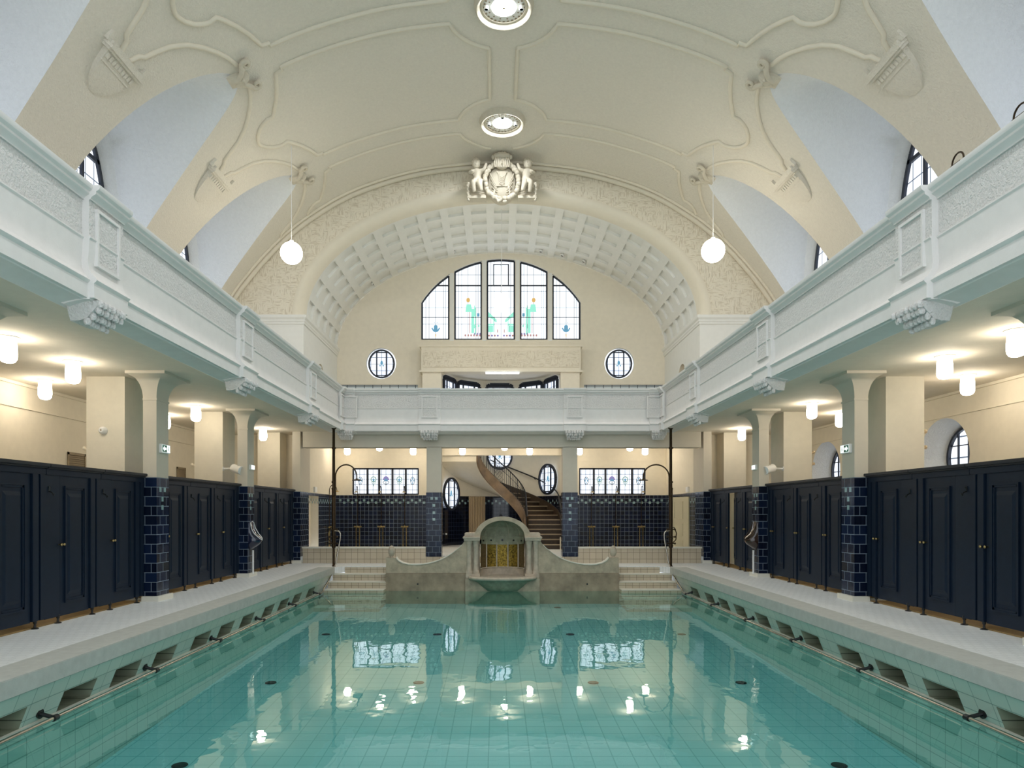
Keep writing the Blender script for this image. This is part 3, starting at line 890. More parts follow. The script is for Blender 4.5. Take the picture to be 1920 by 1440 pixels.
# piers under the springing with cornice; arched doorways in the jambs
for s in (-1, 1):
    w = MB()
    w.quad((s*5.95,YE,GAL),(s*WX,YE,GAL),(s*WX,YE,ZSP),(s*5.95,YE,ZSP), 0)
    yc, r, zc = 22.5, .42, 5.92
    hole = [(yc-r, GAL+.02), (yc+r, GAL+.02)] + [(yc+r*cos(PI*i/14), zc+r*sin(PI*i/14)) for i in range(15)]
    w.holed([(YE,GAL),(YW,GAL),(YW,ZSP),(YE,ZSP)], [hole], lambda u, v, d, s=s: (s*(5.95+d), u, v), depth=.3, m=0, rm=1)
    w.add([(s*6.25, u, v) for u, v in hole], [tuple(range(len(hole)))], 1)
    # cornice
    cpf = [(0,7.10),(.03,7.11),(.03,7.16),(.05,7.19),(.05,7.24),(.09,7.29),(.10,7.32),(.10,7.37),(0,7.37)]
    for k in range(len(cpf)-1):
        (u0, z0), (u1, z1) = cpf[k], cpf[k+1]
        w.quad((s*(5.95-u0),YE-u0,z0),(s*WX,YE-u0,z0),(s*WX,YE-u1,z1),(s*(5.95-u1),YE-u1,z1), 0)
        w.quad((s*(5.95-u0),YE-u0,z0),(s*(5.95-u0),YW,z0),(s*(5.95-u1),YW,z1),(s*(5.95-u1),YE-u1,z1), 0)
    struct(w.build('wall_arch_pier', [M['white'], M['soffit']], smooth=20))

# ---- upper end wall with arched window, two round windows and the bay opening
BWC, BWR, BWZC, BWZ0 = 0.0, 3.45, 7.21, 7.72
def bw_top(x): return BWZC + sqrt(max(0, BWR*BWR-x*x))
LIGHTS = [(-2.90,-1.87),(-1.70,-.69),(-.52,.52),(.69,1.70),(1.87,2.90)]
def light_poly(x0, x1, z0=BWZ0, inset=0.0):
    x0 += inset; x1 -= inset; n = 8
    return [(x0, z0+inset), (x1, z0+inset)] + [(x1+(x0-x1)*i/n, bw_top(x1+(x0-x1)*i/n)-inset) for i in range(n+1)]
ROUND = [(-4.35, 6.86, .5), (4.30, 6.86, .5)]
uw = MB()
outer = [(-5.95,GAL),(-2.15,GAL),(-2.15,6.46),(2.15,6.46),(2.15,GAL),(5.95,GAL)] + [(5.95*cos(PI*i/48), ZSP+3.5*sin(PI*i/48)) for i in range(49)]
holes = [light_poly(a, b) for a, b in LIGHTS] + [[(cx+(r+.04)*cos(2*PI*i/32), cz+(r+.06)*sin(2*PI*i/32)) for i in range(32)] for cx, cz, r in ROUND]
uw.holed(outer, holes, lambda u, v, d: (u, YW+d, v), depth=.16, m=0, rm=1)
for s in (-1, 1):
    uw.box(s*3.02, s*5.95, YW-.02, YW, GAL, 6.06, 2)
    uw.box(s*3.02, s*5.95, YW-.025, YW, 6.06, 6.075, 3)
for (a, b) in zip(LIGHTS[:-1], LIGHTS[1:]):
    x0, x1 = a[1]+.015, b[0]-.015
    uw.box(x0, x1, YW-.012, YW, BWZ0-.04, min(bw_top(x0), bw_top(x1))+.02, 1)
struct(uw.build('wall_end', [M['cream'], M['white'], M['wains'], M['black']]), 'cream end wall of the nave')
# projecting frieze box on two short piers under the arched window
fb = MB()
fb.box(-2.84, 2.84, YW-.5, YW, 6.46, 7.36, 0)
fb.box(-2.78, 2.78, YW-.52, YW-.5, 6.62, 7.2, 1)
fb.box(-2.90, 2.90, YW-.54, YW, 7.34, 7.40, 0)
for s in (-1, 1):
    fb.box(s*2.90, s*2.05, YW-.55, YW, 6.44, 6.50, 0)
    fb.box(s*2.80, s*2.13, YW-.48, YW+.1, GAL, 6.46, 0)
struct(fb.build('wall_frieze_box', [M['cream'], M['weave']]), 'cream scored frieze under the arched window')

# ---- stucco lines on the vault (raised rods laid on its surface)
tr = MB()
def vline(pts, r=.045):
    """pts: (X, y) on the vault, smoothed a little by subdividing"""
    dense = []
    for (a, b) in zip(pts[:-1], pts[1:]):
        n = max(1, int(max(abs(a[0]-b[0]), abs(a[1]-b[1]))/.16))
        for k in range(n): dense.append((a[0]+(b[0]-a[0])*k/n, a[1]+(b[1]-a[1])*k/n))
    dense.append(pts[-1])
    tr.tube([VPt(X, y, .012) for X, y in dense], r, 7)
RC = 1.2
for s in (-1, 1):
    for b in (3.6, 7.8, 12.0, 16.2, 20.4):
        half = [(-.32, -HALF+sqrt(RC*RC-.32*.32))]
        for k in range(1, 9):
            a0 = math.asin(.32/RC); a1 = math.acos(.33/RC)
            a = a0+(a1-a0)*k/8
            half.append((-RC*sin(a), -HALF+RC*cos(a)))
        half += [(-2.4,-1.77),(-3.6,-1.77),(-4.72,-1.77),(-4.72,-1.68),(-4.86,-1.66),(-4.90,-1.5),(-4.97,-1.25),(-5.08,-.95),(-5.22,-.66),(-5.30,-.52),(-5.42,-.54),(-5.52,-.50),(-5.64,-.40),(-5.74,-.24),(-5.79,-.08),(-5.80,0)]
        full = half + [(x, -d) for x, d in reversed(half[:-1])]
        if b > 20: full = [(x, d) for x, d in half if d < .02-.25]
        full = [(-s*x if s > 0 else x, b+d) for x, d in full]
        # ridge line closing the panel
        if b < 20: full = full + [full[0]]
        vline(full)
    for c in BAYS[1:]:
        if c < 5: continue
        hl = [(-6.72,-1.98),(-6.55,-1.90),(-6.50,-1.80),(-6.36,-1.74),(-6.12,-1.62),(-5.90,-1.42),(-5.72,-1.16),(-5.56,-.86),(-5.46,-.6),(-5.40,-.34)]
        for h in (-1, 1):
            if c > 18 and h > 0:
                vline([(-s*x if s > 0 else x, c+h*(-d)) for x, d in hl[1:]], .045)
            else:
                vline([(-s*x if s > 0 else x, c+h*(-d)) for x, d in hl], .045)
struct(tr.build('trim_vault_stucco', M['smooth'], smooth=60), 'raised stucco lines on the vault')
# ================================================================== WINDOWS
WN = [0]
def window(label, loc):
    WN[0] += 1
    h = holder('window_%d' % WN[0], loc); h['label'] = label
    return h
def bar(mb, p, q, w, d, up=Vector((0,0,1)), nrm=Vector((0,1,0)), m=0):
    """flat bar from p to q, w wide in the pane's plane, d deep along nrm"""
    p, q, nrm = Vector(p), Vector(q), Vector(nrm).normalized()
    t = (q-p).normalized(); b = t.cross(nrm).normalized()
    vs = [x + b*(sb*w/2) + nrm*(sn*d/2) for x in (p, q) for sb in (-1, 1) for sn in (-1, 1)]
    mb.add(vs, [(0,1,3,2),(4,6,7,5),(0,4,5,1),(2,3,7,6),(0,2,6,4),(1,5,7,3)], m)
def loop_bar(mb, pts, w, d, nrm):
    for a, b in zip(pts, pts[1:]+pts[:1]): bar(mb, a, b, w, d, nrm=nrm)
def flat(mb, pts2, fn, th=.006, m=0):
    mb.prism(pts2, lambda u, v, d: fn(u, v, d), -th/2, th/2, m)
def ellipse(cu, cv, ru, rv, n=18): return [(cu+ru*cos(2*PI*i/n), cv+rv*sin(2*PI*i/n)) for i in range(n)]
def ringpoly(mb, cu, cv, ru, rv, w, fn, n=18):
    for i in range(n):
        a, b = 2*PI*i/n, 2*PI*(i+1)/n
        vs = [fn(cu+(ru-k*w)*cos(t), cv+(rv-k*w)*sin(t), 0) for k in (0, 1) for t in (a, b)]
        mb.add(vs, [(0,1,3,2)])

# --- big arched window: five lights
yp = YW+.13
for i, (a, b) in enumerate(LIGHTS):
    w = window(f'{ordw(i)} light of the big arched window, counted from the left', ((a+b)/2, yp, BWZ0))
    p = MB(); poly = light_poly(a, b, inset=.02)
    tri = geometry.tessellate_polygon([[Vector((u, v, 0)) for u, v in poly]])
    p.add([(u, yp, v) for u, v in poly], [tuple(t) for t in tri]); p.build('pane', M['win_big'], w)
    fr = MB(); loop_bar(fr, [Vector((u, yp-.03, v)) for u, v in light_poly(a, b, inset=.03)], .06, .05, (0,1,0))
    def inside(x, z): return z < bw_top(x)-.03
    for z, wd in ((9.72, .05), (8.56, .02)):
        xs = [x for x in [a+(b-a)*k/40 for k in range(41)] if inside(x, z)]
        if xs: bar(fr, (xs[0], yp-.03, z), (xs[-1], yp-.03, z), wd, .03)
    for f_ in (.27, .78):
        x = a+(b-a)*f_; bar(fr, (x, yp-.02, BWZ0), (x, yp-.02, bw_top(x)-.03), .012, .02)
    if i == 2:
        bar(fr, (-.27,yp-.03,9.75), (-.27,yp-.03,10.5), .03, .02); bar(fr, (.27,yp-.03,9.75), (.27,yp-.03,10.5), .03, .02); bar(fr, (-.27,yp-.03,10.48), (.27,yp-.03,10.48), .03, .02)
    fr.build('frame', M['iron'], w)
    # glass ornament: (design units of this window's plane)
    W2 = lambda cx, cy: (cx*.004053-3.425, 11.19-.004053*cy)
    fn = lambda u, v, d: (u, yp-.012+d, v)
    sets = {'teal_glass': ('teal', []), 'blue_glass': ('blueglass', []), 'amber_glass': ('amber', []), 'rose_glass': ('rose', []), 'lilac_glass': ('lilac', [])}
    rect = lambda x0, y0, x1, y1: [W2(x0,y0), W2(x1,y0), W2(x1,y1), W2(x0,y1)]
    mir = lambda pts: [(-u+.0, v) for u, v in pts]
    def put(kind, pts): sets[kind][1].append(pts)
    if i in (0, 4):
        c0 = 258
        for k in (-1, 1):
            put('blue_glass', [W2(c0+k*x, y) for x, y in ((0,715),(16,722),(18,760),(30,738),(40,745),(22,775),(0,780))])
            put('blue_glass', [W2(c0+k*x, y) for x, y in ((8,700),(12,704),(14,690),(10,688))])
        put('amber_glass', [W2(c0+x, y) for x, y in ((-6,800),(6,800),(3,825),(-3,825))])
        if i == 4:
            for k in sets: sets[k] = (sets[k][0], [mir(q) for q in sets[k][1]])
    elif i in (1, 3):
        put('amber_glass', [W2(550+18*cos(t*PI/4), 492+22*sin(t*PI/4)) for t in range(8)])
        put('teal_glass', [W2(x, y) for x, y in ((535,530),(575,530),(590,600),(525,600))])
        put('teal_glass', rect(578,570,604,790)); put('teal_glass', rect(610,560,622,800)); put('teal_glass', rect(604,540,612,640))
        put('blue_glass', rect(630,610,652,640)); put('teal_glass', [W2(610+14*cos(t*PI/4), 730+18*sin(t*PI/4)) for t in range(8)])
        put('teal_glass', rect(640,715,652,735))
        put('rose_glass', rect(560,600,566,790))
        for x in range(525, 660, 26): put('rose_glass' if x % 2 else 'amber_glass', [W2(x+9*cos(t*PI/3), 810+11*sin(t*PI/3)) for t in range(6)])
        for x in range(610, 662, 24): put('lilac_glass', [W2(x+10*cos(t*PI/3), 796+9*sin(t*PI/3)) for t in range(6)])
        put('teal_glass', [W2(x, y) for x, y in ((555,840),(660,842),(660,852),(570,850))])
        if i == 3:
            for k in sets: sets[k] = (sets[k][0], [mir(q) for q in sets[k][1]])
    else:
        for k in (-1, 1):
            q = lambda x, y, k=k: W2(845+k*x, y)
            put('teal_glass', [q(x, y) for x, y in ((120,600),(108,602),(70,640),(40,665),(35,690),(50,690),(75,665),(120,640))])
            put('teal_glass', [q(x, y) for x, y in ((122,705),(60,705),(60,720),(122,720))])
            put('teal_glass', [q(x, y) for x, y in ((120,722),(70,722),(70,780),(120,780))])
            put('teal_glass', [q(x, y) for x, y in ((62,640),(68,640),(68,780),(62,780))])
            for j in range(4): put('rose_glass' if j % 2 else 'lilac_glass', [q(28+26*j+10*cos(t*PI/3), 812+10*sin(t*PI/3)) for t in range(6)])
            put('rose_glass', [q(x, y) for x, y in ((26,755),(34,755),(34,785),(26,785))])
        put('blue_glass', [W2(x, y) for x, y in ((838,450),(852,450),(856,490),(845,515),(834,490))])
    for k, (mat, polys) in sets.items():
        if polys:
            g = MB()
            for q in polys: flat(g, q, fn)
            g.build(k, M[mat], w, smooth=0)

# --- round windows in the upper end wall
def round_window(label, C, r, T, nrm, pane, fw=.06, rv=None, motif=True, grid=False):
    """C centre, T horizontal tangent, nrm towards the room"""
    C, T, nrm = Vector(C), Vector(T).normalized(), Vector(nrm).normalized()
    rv = rv or r
    w = window(label, C)
    fn = lambda u, v, d: C + T*u + Vector((0,0,v)) + nrm*d
    p = MB(); e = ellipse(0, 0, r, rv, 40)
    p.add([fn(u, v, 0) for u, v in e], [tuple(range(40))]); p.build('pane', pane, w)
    f = MB()
    pts = [fn(u, v, .03) for u, v in ellipse(0, 0, r-fw*.4, rv-fw*.4, 40)]
    loop_bar(f, pts, fw, .07, nrm)
    if not grid:
        bx = r*.36
        hh = rv*sqrt(1-.36**2)
        for k in (-1, 1):
            bar(f, fn(k*bx, -hh, .03), fn(k*bx, hh, .03), fw*.62, .05, nrm=nrm)
            bar(f, fn(-bx, k*rv*.80, .03), fn(bx, k*rv*.80, .03), fw*.55, .05, nrm=nrm)
    else:
        for k in (-.5, 0, .5):
            hh = rv*sqrt(1-k*k)
            bar(f, fn(k*r, -hh, .02), fn(k*r, hh, .02), .02, .03, nrm=nrm)
        for k in (-.4, .4):
            hh = r*sqrt(1-k*k)
            bar(f, fn(-hh, k*rv, .02), fn(hh, k*rv, .02), .02, .03, nrm=nrm)
    f.build('frame', M['iron'], w)
    if motif:
        g = MB()
        f2 = lambda u, v, d: fn(u, v, .012+d)
        flat(g, ellipse(0, .04, r*.10, rv*.16, 10), f2); flat(g, ellipse(-r*.12, -.06, r*.06, rv*.06, 8), f2); flat(g, ellipse(r*.12, -.06, r*.06, rv*.06, 8), f2)
        g.build('blue_glass', M['blueglass'], w, smooth=0)
    return w
for s, (cx, cz, r) in zip(('left', 'right'), ROUND):
    round_window(f'round window in the upper end wall, {s} of the arched window', (cx, YW+.12, cz), r-.02, (1,0,0), (0,-1,0), M['win_round'], rv=r+.02)

# --- five-pane windows of the showers
for s, (x0, x1) in zip(('left', 'right'), RW):
    w = window(f'five-pane leaded window above the {s} showers', ((x0+x1)/2, YW+.1, RWZ0))
    yy = YW+.11
    p = MB(); p.quad((x0,yy,RWZ0),(x1,yy,RWZ0),(x1,yy,RWZ1),(x0,yy,RWZ1)); p.build('pane', M['win_xz'], w)
    f = MB()
    loop_bar(f, [Vector(q) for q in ((x0+.02,yy-.04,RWZ0+.02),(x1-.02,yy-.04,RWZ0+.02),(x1-.02,yy-.04,RWZ1-.02),(x0+.02,yy-.04,RWZ1-.02))], .07, .06, (0,1,0))
    W5 = (x1-x0)/5
    for k in range(1, 5): bar(f, (x0+W5*k+(.06 if k < 2 else 0),yy-.04,RWZ0), (x0+W5*k+(.06 if k < 2 else 0),yy-.04,RWZ1), .075, .06)
    f.build('frame', M['iron'], w)
    fn = lambda u, v, d: (u, yy-.015+d, v)
    ld, gr, ll, bl = MB(), MB(), MB(), MB()
    cz = 2.60
    for k in range(5):
        cx = x0+W5*(k+.5)+(.03 if k < 2 else 0)
        if k in (0, 4):
            ringpoly(ld, cx, cz, .085, .15, .022, fn)
            for q in (-1, 1): flat(bl, ellipse(cx+q*.045, cz, .022, .032, 8), fn); flat(bl, ellipse(cx, cz+q*.085, .03, .022, 8), fn)
        elif k in (1, 3):
            ringpoly(gr, cx, cz+.05, .105, .11, .03, fn); ringpoly(gr, cx, cz-.07, .085, .05, .018, fn)
            flat(gr, [(cx-.008,cz-.12),(cx+.008,cz-.12),(cx+.012,cz-.2),(cx-.012,cz-.2)], fn)
            flat(bl, ellipse(cx, cz+.03, .04, .05, 8), fn)
        else:
            flat(ll, [(cx+.115*cos(t), cz+.02+.15*sin(t)) for t in [PI*j/10 for j in range(11)]], fn)
            flat(bl, [(cx-.08,cz+.0),(cx+.08,cz+.0),(cx,cz+.09)], lambda u, v, d: (u, yy-.022+d, v))
            ringpoly(ld, cx, cz-.06, .115, .07, .022, fn); flat(ld, [(cx-.008,cz-.03),(cx+.008,cz-.03),(cx+.01,cz-.17),(cx-.01,cz-.17)], fn)
    ld.build('lead_ornament', M['lead'], w, smooth=0); gr.build('green_glass', M['greeng'], w, smooth=0)
    ll.build('lilac_glass', M['lilac'], w, smooth=0); bl.build('blue_glass', M['blueglass'], w, smooth=0)

# --- lunette windows high on both sides
for s in (-1, 1):
    for i, c in enumerate(BAYS[1:]):
        X = WX_
        w = window('arched window in the %s lunette, %s from the far end' % ('left' if s < 0 else 'right', ordw(len(BAYS)-2-i)), (s*X, c, WIN_Z0))
        o = win_outline(c)
        p = MB(); p.add([(s*X, u, v) for u, v in o], [tuple(range(len(o)))]); p.build('pane', M['win_yz'], w)
        f = MB()
        loop_bar(f, [Vector((s*(X-.03), u, v)) for u, v in win_outline(c, .045)], .10, .06, (s,0,0))
        for k in (-.42, .42): bar(f, (s*(X-.03), c+k, WIN_Z0), (s*(X-.03), c+k, win_top(k, .04)), .08, .06, nrm=(s,0,0))
        zt_ = 9.2
        hw = max(q/200 for q in range(260) if win_top(q/200, .04) > zt_)
        bar(f, (s*(X-.03), c-hw, zt_), (s*(X-.03), c+hw, zt_), .09, .06, nrm=(s,0,0))
        bar(f, (s*(X-.03), c-1.28, 7.6), (s*(X-.03), c+1.28, 7.6), .05, .05, nrm=(s,0,0))
        f.build('frame', M['iron'], w)

# --- round aisle windows on the right
for (yc, zc, r, nm) in ((9.2, 2.57, .75, 'first'), (13.43, 2.57, .75, 'second'), (18.25, 2.57, .78, 'third')):
    round_window(f'deep-set round aisle window on the right, {nm} from the viewer', (WX+.52, yc, zc), r*.80, (0,1,0), (-1,0,0), M['win_yz'], fw=.05, motif=False, grid=True)

# --- round windows on the curved stair wall, and the bay windows above
for a, z, r, nm in ((155, 2.14, .61, 'left, under the stair'), (30, 2.70, .58, 'right, above the steps'), (91, 3.62, .50, 'middle, half hidden by the beam')):
    t = math.radians(a)
    round_window(f'round window in the curved stair wall, {nm}', ((R-.13)*cos(t), YW+(R-.13)*sin(t), z), r, (sin(t), -cos(t), 0), (-cos(t), -sin(t), 0), M['win_round'], fw=.075)
for k, a in enumerate((158, 127, 91, 55, 24)):
    t = math.radians(a)
    T, n = Vector((sin(t), -cos(t), 0)), Vector((-cos(t), -sin(t), 0))
    C = Vector(((R-.12)*cos(t), YW+(R-.12)*sin(t), 0))
    hw = .52
    fn = lambda u, v, d: C + T*u + Vector((0,0,v)) + n*d
    w = window(f'window of the upper bay, {ordw(k)} from the left', C + Vector((0,0,4.7)))
    out = [(-hw,4.7),(hw,4.7),(hw,6.36),(hw-.12,6.46),(-hw+.12,6.46),(-hw,6.36)]
    p = MB(); p.add([fn(u, v, 0) for u, v in out], [tuple(range(6))]); p.build('pane', M['win_round'], w)
    f = MB(); loop_bar(f, [fn(u*.97, v, .03) for u, v in out], .13, .06, n)
    bar(f, fn(-hw, 6.40, .03), fn(hw, 6.40, .03), .13, .06, nrm=n)
    for k2 in (-.26, .26): bar(f, fn(k2, 4.7, .03), fn(k2, 6.4, .03), .05, .05, nrm=n)
    f.build('frame', M['iron'], w)
# ================================================================== THINGS
SIDE = {-1: 'left', 1: 'right'}
# ---- changing cabins
PITCH = 1.225
SECT = [7.62, 11.775, 15.905]
def make_cabin(s, loc, label, opened=False):
    """s = -1: left row (front faces right), s = +1: right row. Built at the row, x measured out of the front plane."""
    t = thing('changing_cabin', label, 'changing cabin', loc, 'navy changing cabins')
    X = lambda d: -s*d
    def bx(name, parent, mat, *boxes, ch=.006):
        b = MB()
        for (d0, d1, y0, y1, z0, z1) in boxes: b.box(X(d0), X(d1), y0, y1, z0, z1, ch=ch)
        return b.build(name, mat, parent, local=True)
    bx('post', t, M['navy'], (-.05,.0,.965,1.085,.10,1.97), (-.05,.0,1.11,1.225,.10,1.97), (-.06,-.035,1.07,1.13,.10,1.97))
    fp_ = bx('fixed_panel', t, M['navy'], (-.055,-.015,.0,.30,.09,1.97))
    hk = MB(); hk.tube([(X(-.015),.07,1.76),(X(.03),.07,1.74),(X(.05),.07,1.70),(X(.06),.07,1.73)], .009, 6); hk.tube([(X(-.015),.07,1.76),(X(-.005),.07,1.82)], .014, 6)
    hk.build('hook', M['black'], fp_, local=True)
    bx('frieze', t, M['navy'], (-.055,.0,0,PITCH,1.97,2.05))
    bx('cornice', t, M['navydark'], (-.10,.03,0,PITCH,2.05,2.075), (-.10,.06,0,PITCH,2.07,2.115))
    dp = -1.2 if opened else -.44
    bx('partition', t, M['doorpaint'] if opened else M['navy'], (dp,-.055,1.19,1.215,.12,1.97))
    bx('cabin_floor', t, M['underdeck'], (-.44,-.06,0,PITCH,.002,.02), ch=0)
    ang = math.radians(-12.2)*s if opened else 0.0
    def D(p):
        d, y, z = p
        x, yy = X(d+.045), y-.315
        if opened:
            x, yy = x*cos(ang)-yy*sin(ang)*1.0, x*sin(ang)+yy*cos(ang)
            # swing inwards
        return Vector((x - X(.045), yy+.315, z))
    def dbox(b, d0, d1, y0, y1, z0, z1):
        vs = [D((d, y, z)) for z in (z0, z1) for (d, y) in ((d0,y0),(d1,y0),(d1,y1),(d0,y1))]
        b.add(vs, [(0,3,2,1),(4,5,6,7),(0,1,5,4),(1,2,6,5),(2,3,7,6),(3,0,4,7)])
    b = MB(); dbox(b, -.06,-.025,.312,.952,.09,1.975)
    dr_ = b.build('door', M['navy'], t, local=True)
    b = MB()
    def rim(d, y0, y1, z0, z1, w):
        dbox(b, -.03, d, y0, y1, z0, z0+w); dbox(b, -.03, d, y0, y1, z1-w, z1)
        dbox(b, -.03, d, y0, y0+w, z0, z1); dbox(b, -.03, d, y1-w, y1, z0, z1)
    rim(-.003, .40, .85, .26, 1.84, .022); rim(-.012, .42, .83, .28, 1.82, .03)
    # raised centre field with sloping edge
    o_ = [(.47,.36),(.78,.36),(.78,1.74),(.47,1.74)]; i_ = [(.50,.41),(.75,.41),(.75,1.69),(.50,1.69)]
    vs = [D((-.025,y,z)) for y, z in o_] + [D((-.006,y,z)) for y, z in i_]
    b.add(vs, [(k,(k+1)%4,4+(k+1)%4,4+k) for k in range(4)] + [(4,5,6,7)])
    b.build('door_panel', M['navy'], dr_, smooth=20, local=True)
    ky = (.345, .275) if s < 0 else (.925, .995)
    for k, y in enumerate(ky):
        q = MB(); d0 = -.02
        c = D((.012, y, 1.05)) if (s > 0 and k == 0) or (s < 0 and k == 0) else Vector((X(.02), y, 1.05))
        q.ball(c, .02, 10, 8); q.tube([c - Vector((X(.05),0,0)), c], .009, 6)
        q.build('knob', M['brass'], dr_, local=True)
    for y in ((.28, 1.05) if s < 0 else (.14, 1.0)):
        q = MB(); q.lathe([(.0,.0),(.045,.0),(.045,.008),(.016,.02),(.013,.06),(.022,.075),(.022,.12),(0,.12)], (X(-.03), y, 0), 10)
        q.build('foot', M['black'], t, local=True)
    return t
for s in (-1, 1):
    base = None; n = 0
    order = [(a, k) for a in range(2, -1, -1) for k in range(2, -1, -1)]
    for a, k in order:
        lab = f'navy panelled changing cabin, {ordw(n)} from the far end of the row {SIDE[s]} of the pool'
        loc = Vector((s*CX, SECT[a]+PITCH*k, 0))
        if s > 0 and a == 2 and k == 1:
            make_cabin(s, loc, 'navy changing cabin with its door ajar, second from the far end on the right', opened=True)
        elif base is None: base = make_cabin(s, loc, lab)
        else: dup(base, loc, lab)
        n += 1

# ---- ceiling lamps under the galleries and in the shower rooms
def make_lamp(loc, label):
    t = thing('ceiling_lamp', label, 'lamp', loc, 'opal glass ceiling lamps')
    b = MB(); b.lathe([(0,0),(.135,0),(.135,-.012),(.11,-.028),(0,-.028)], n=20); b.build('base_plate', M['plastic'], t, local=True)
    b = MB(); b.lathe([(.095,-.028),(.098,-.08),(.103,-.16),(.105,-.24),(.098,-.29),(.075,-.325),(.04,-.338),(0,-.342)], n=20); b.build('glass_shade', M['shade'], t, smooth=60, local=True)
    return t
LAMPS = []
for s, pts in ((-1, [(-6.55,8.95),(-6.6,10.4),(-8.02,11.9),(-6.67,14.8),(-8.0,16.2),(-6.6,18.85)]), (1, [(6.4,8.6),(6.45,10.05),(7.75,11.45),(6.5,14.4),(7.8,15.8),(6.6,18.8)])):
    for i, p in enumerate(pts): LAMPS.append((p, f'glowing opal cylinder lamp under the {SIDE[s]} gallery, {ordw(i)} from the viewer'))
for i, p in enumerate([(-5.34,23.7),(-3.95,22.1),(-3.05,23.7),(-1.34,23.7),(.1,21.9),(.99,23.7),(2.72,23.7),(4.16,22.1),(5.0,23.7)]):
    LAMPS.append((p, f'glowing opal lamp behind the far beam, {ordw(i)} from the left'))
lp0 = None
for (p, lab) in LAMPS:
    loc = Vector((p[0], p[1], SOF))
    if lp0 is None: lp0 = make_lamp(loc, lab)
    else: dup(lp0, loc, lab)

# ---- pendant globes
for (x, y, z, r, zt, lab) in ((-5.26,17.0,7.92,.27,zx(5.26),'white glowing globe hanging on a cord before the left side of the arch'), (5.24,17.0,7.98,.285,zx(5.24),'white glowing globe hanging on a cord before the right side of the arch'), (.0,21.2,7.95,.26,10.87,'white glowing globe hanging in front of the big arched window')):
    t = thing('pendant_globe_lamp', lab, 'lamp', (x, y, z))
    b = MB(); b.ball((x,y,z), r, 28, 18); b.build('globe', M['globe'], t, smooth=80)
    b = MB(); b.tube([(x,y,z+r*.97),(x,y,zt)], .008, 6); b.build('cord', M['plastic'], t)
    b = MB(); b.lathe([(0,-.02),(.05,-.02),(.05,.04),(.02,.06),(0,.06)], (x,y,z+r), 12); b.build('cap', M['plastic'], t)

# ---- round ceiling lights in the crown of the vault
for k, y in enumerate((13.95, 18.12, 9.75, 5.55)):  # last two added out of view along the row, to light the near deck
    z = zx(0)-.02
    t = thing('ceiling_rosette_light', 'bright round ceiling light in a white rosette, ' + ('closer to the viewer', 'closer to the carved shield', 'unseen, third from the carved shield', 'unseen, fourth from the carved shield')[k], 'ceiling light', (0, y, z))
    c = (0, y, z)
    b = MB(); b.lathe([(.62,.02),(.60,-.04),(.585,-.10),(.56,-.125),(.53,-.115),(.51,-.08),(.49,-.05),(.47,-.06),(.44,-.06),(.43,-.02)], c, 48); b.build('rim', M['statue'], t, smooth=60)
    b = MB(); b.lathe([(.44,-.03),(.40,-.045),(.25,-.05)], c, 48)
    b.build('plate', M['white'], t)
    b = MB()
    for j in range(28):
        a = 2*PI*j/28
        for (r0, r1, w) in ((.385,.425,.5), (.31,.345,.45)):
            if (j % 2 and r0 < .35): continue
            aa, ab = a-w*PI/28, a+w*PI/28
            b.add([(r*cos(q), y+r*sin(q), z-.0525) for r, q in ((r0,aa),(r0,ab),(r1,ab),(r1,aa))], [(0,1,2,3)])
    b.build('slots', M['grille'], t, smooth=0)
    b = MB(); b.lathe([(.255,-.0515),(.12,-.054),(.0,-.056)], c, 36); b.build('diffuser', M['disc'], t, smooth=60)
    b = MB(); b.lathe([(0,-.057),(.03,-.057),(.03,-.075),(0,-.075)], c, 12); b.build('boss', M['grille'], t)
    for a in (-90, -5, 185):
        q = MB(); p = (.36*cos(math.radians(a)), y+.36*sin(math.radians(a)), z)
        q.lathe([(.045,-.05),(.05,-.13),(.042,-.13),(.035,-.115),(0,-.115)], p, 16, 0); o = q.build('spot', M['plastic'], t)
        q = MB(); q.lathe([(0,-.117),(.034,-.117)], p, 14); q.build('spot_lens', M['glassdim'], o, smooth=0)

# ---- small spotlights in the coffered barrel
for i, x in enumerate((-4.55,-3.88,-3.17,-2.47,-1.69,1.42,2.18,2.95,3.86,4.45)):
    zz = ZSP+3.5*sqrt(1-(x/5.95)**2)
    n = Vector((x/5.95**2, 0, (zz-ZSP)/3.5**2)).normalized()
    P = Vector((x, 24.45, zz)) + n*.055
    t = thing('recessed_spotlight', f'small dark spotlight at the back of the coffered vault, {ordw(i)} from the left', 'spotlight', P, 'spotlights of the coffered vault')
    b = MB(); MT = Matrix.Translation(P) @ (-n).to_track_quat('Z','Y').to_matrix().to_4x4()
    b.lathe([(.06,-.02),(.075,.0),(.075,.05),(.05,.055),(.05,.03)], n=14, M=MT); b.build('ring', M['plastic'], t)
    b = MB(); b.lathe([(0,.045),(.05,.045)], n=14, M=MT); b.build('lens', M['glassdim'], t, smooth=0)

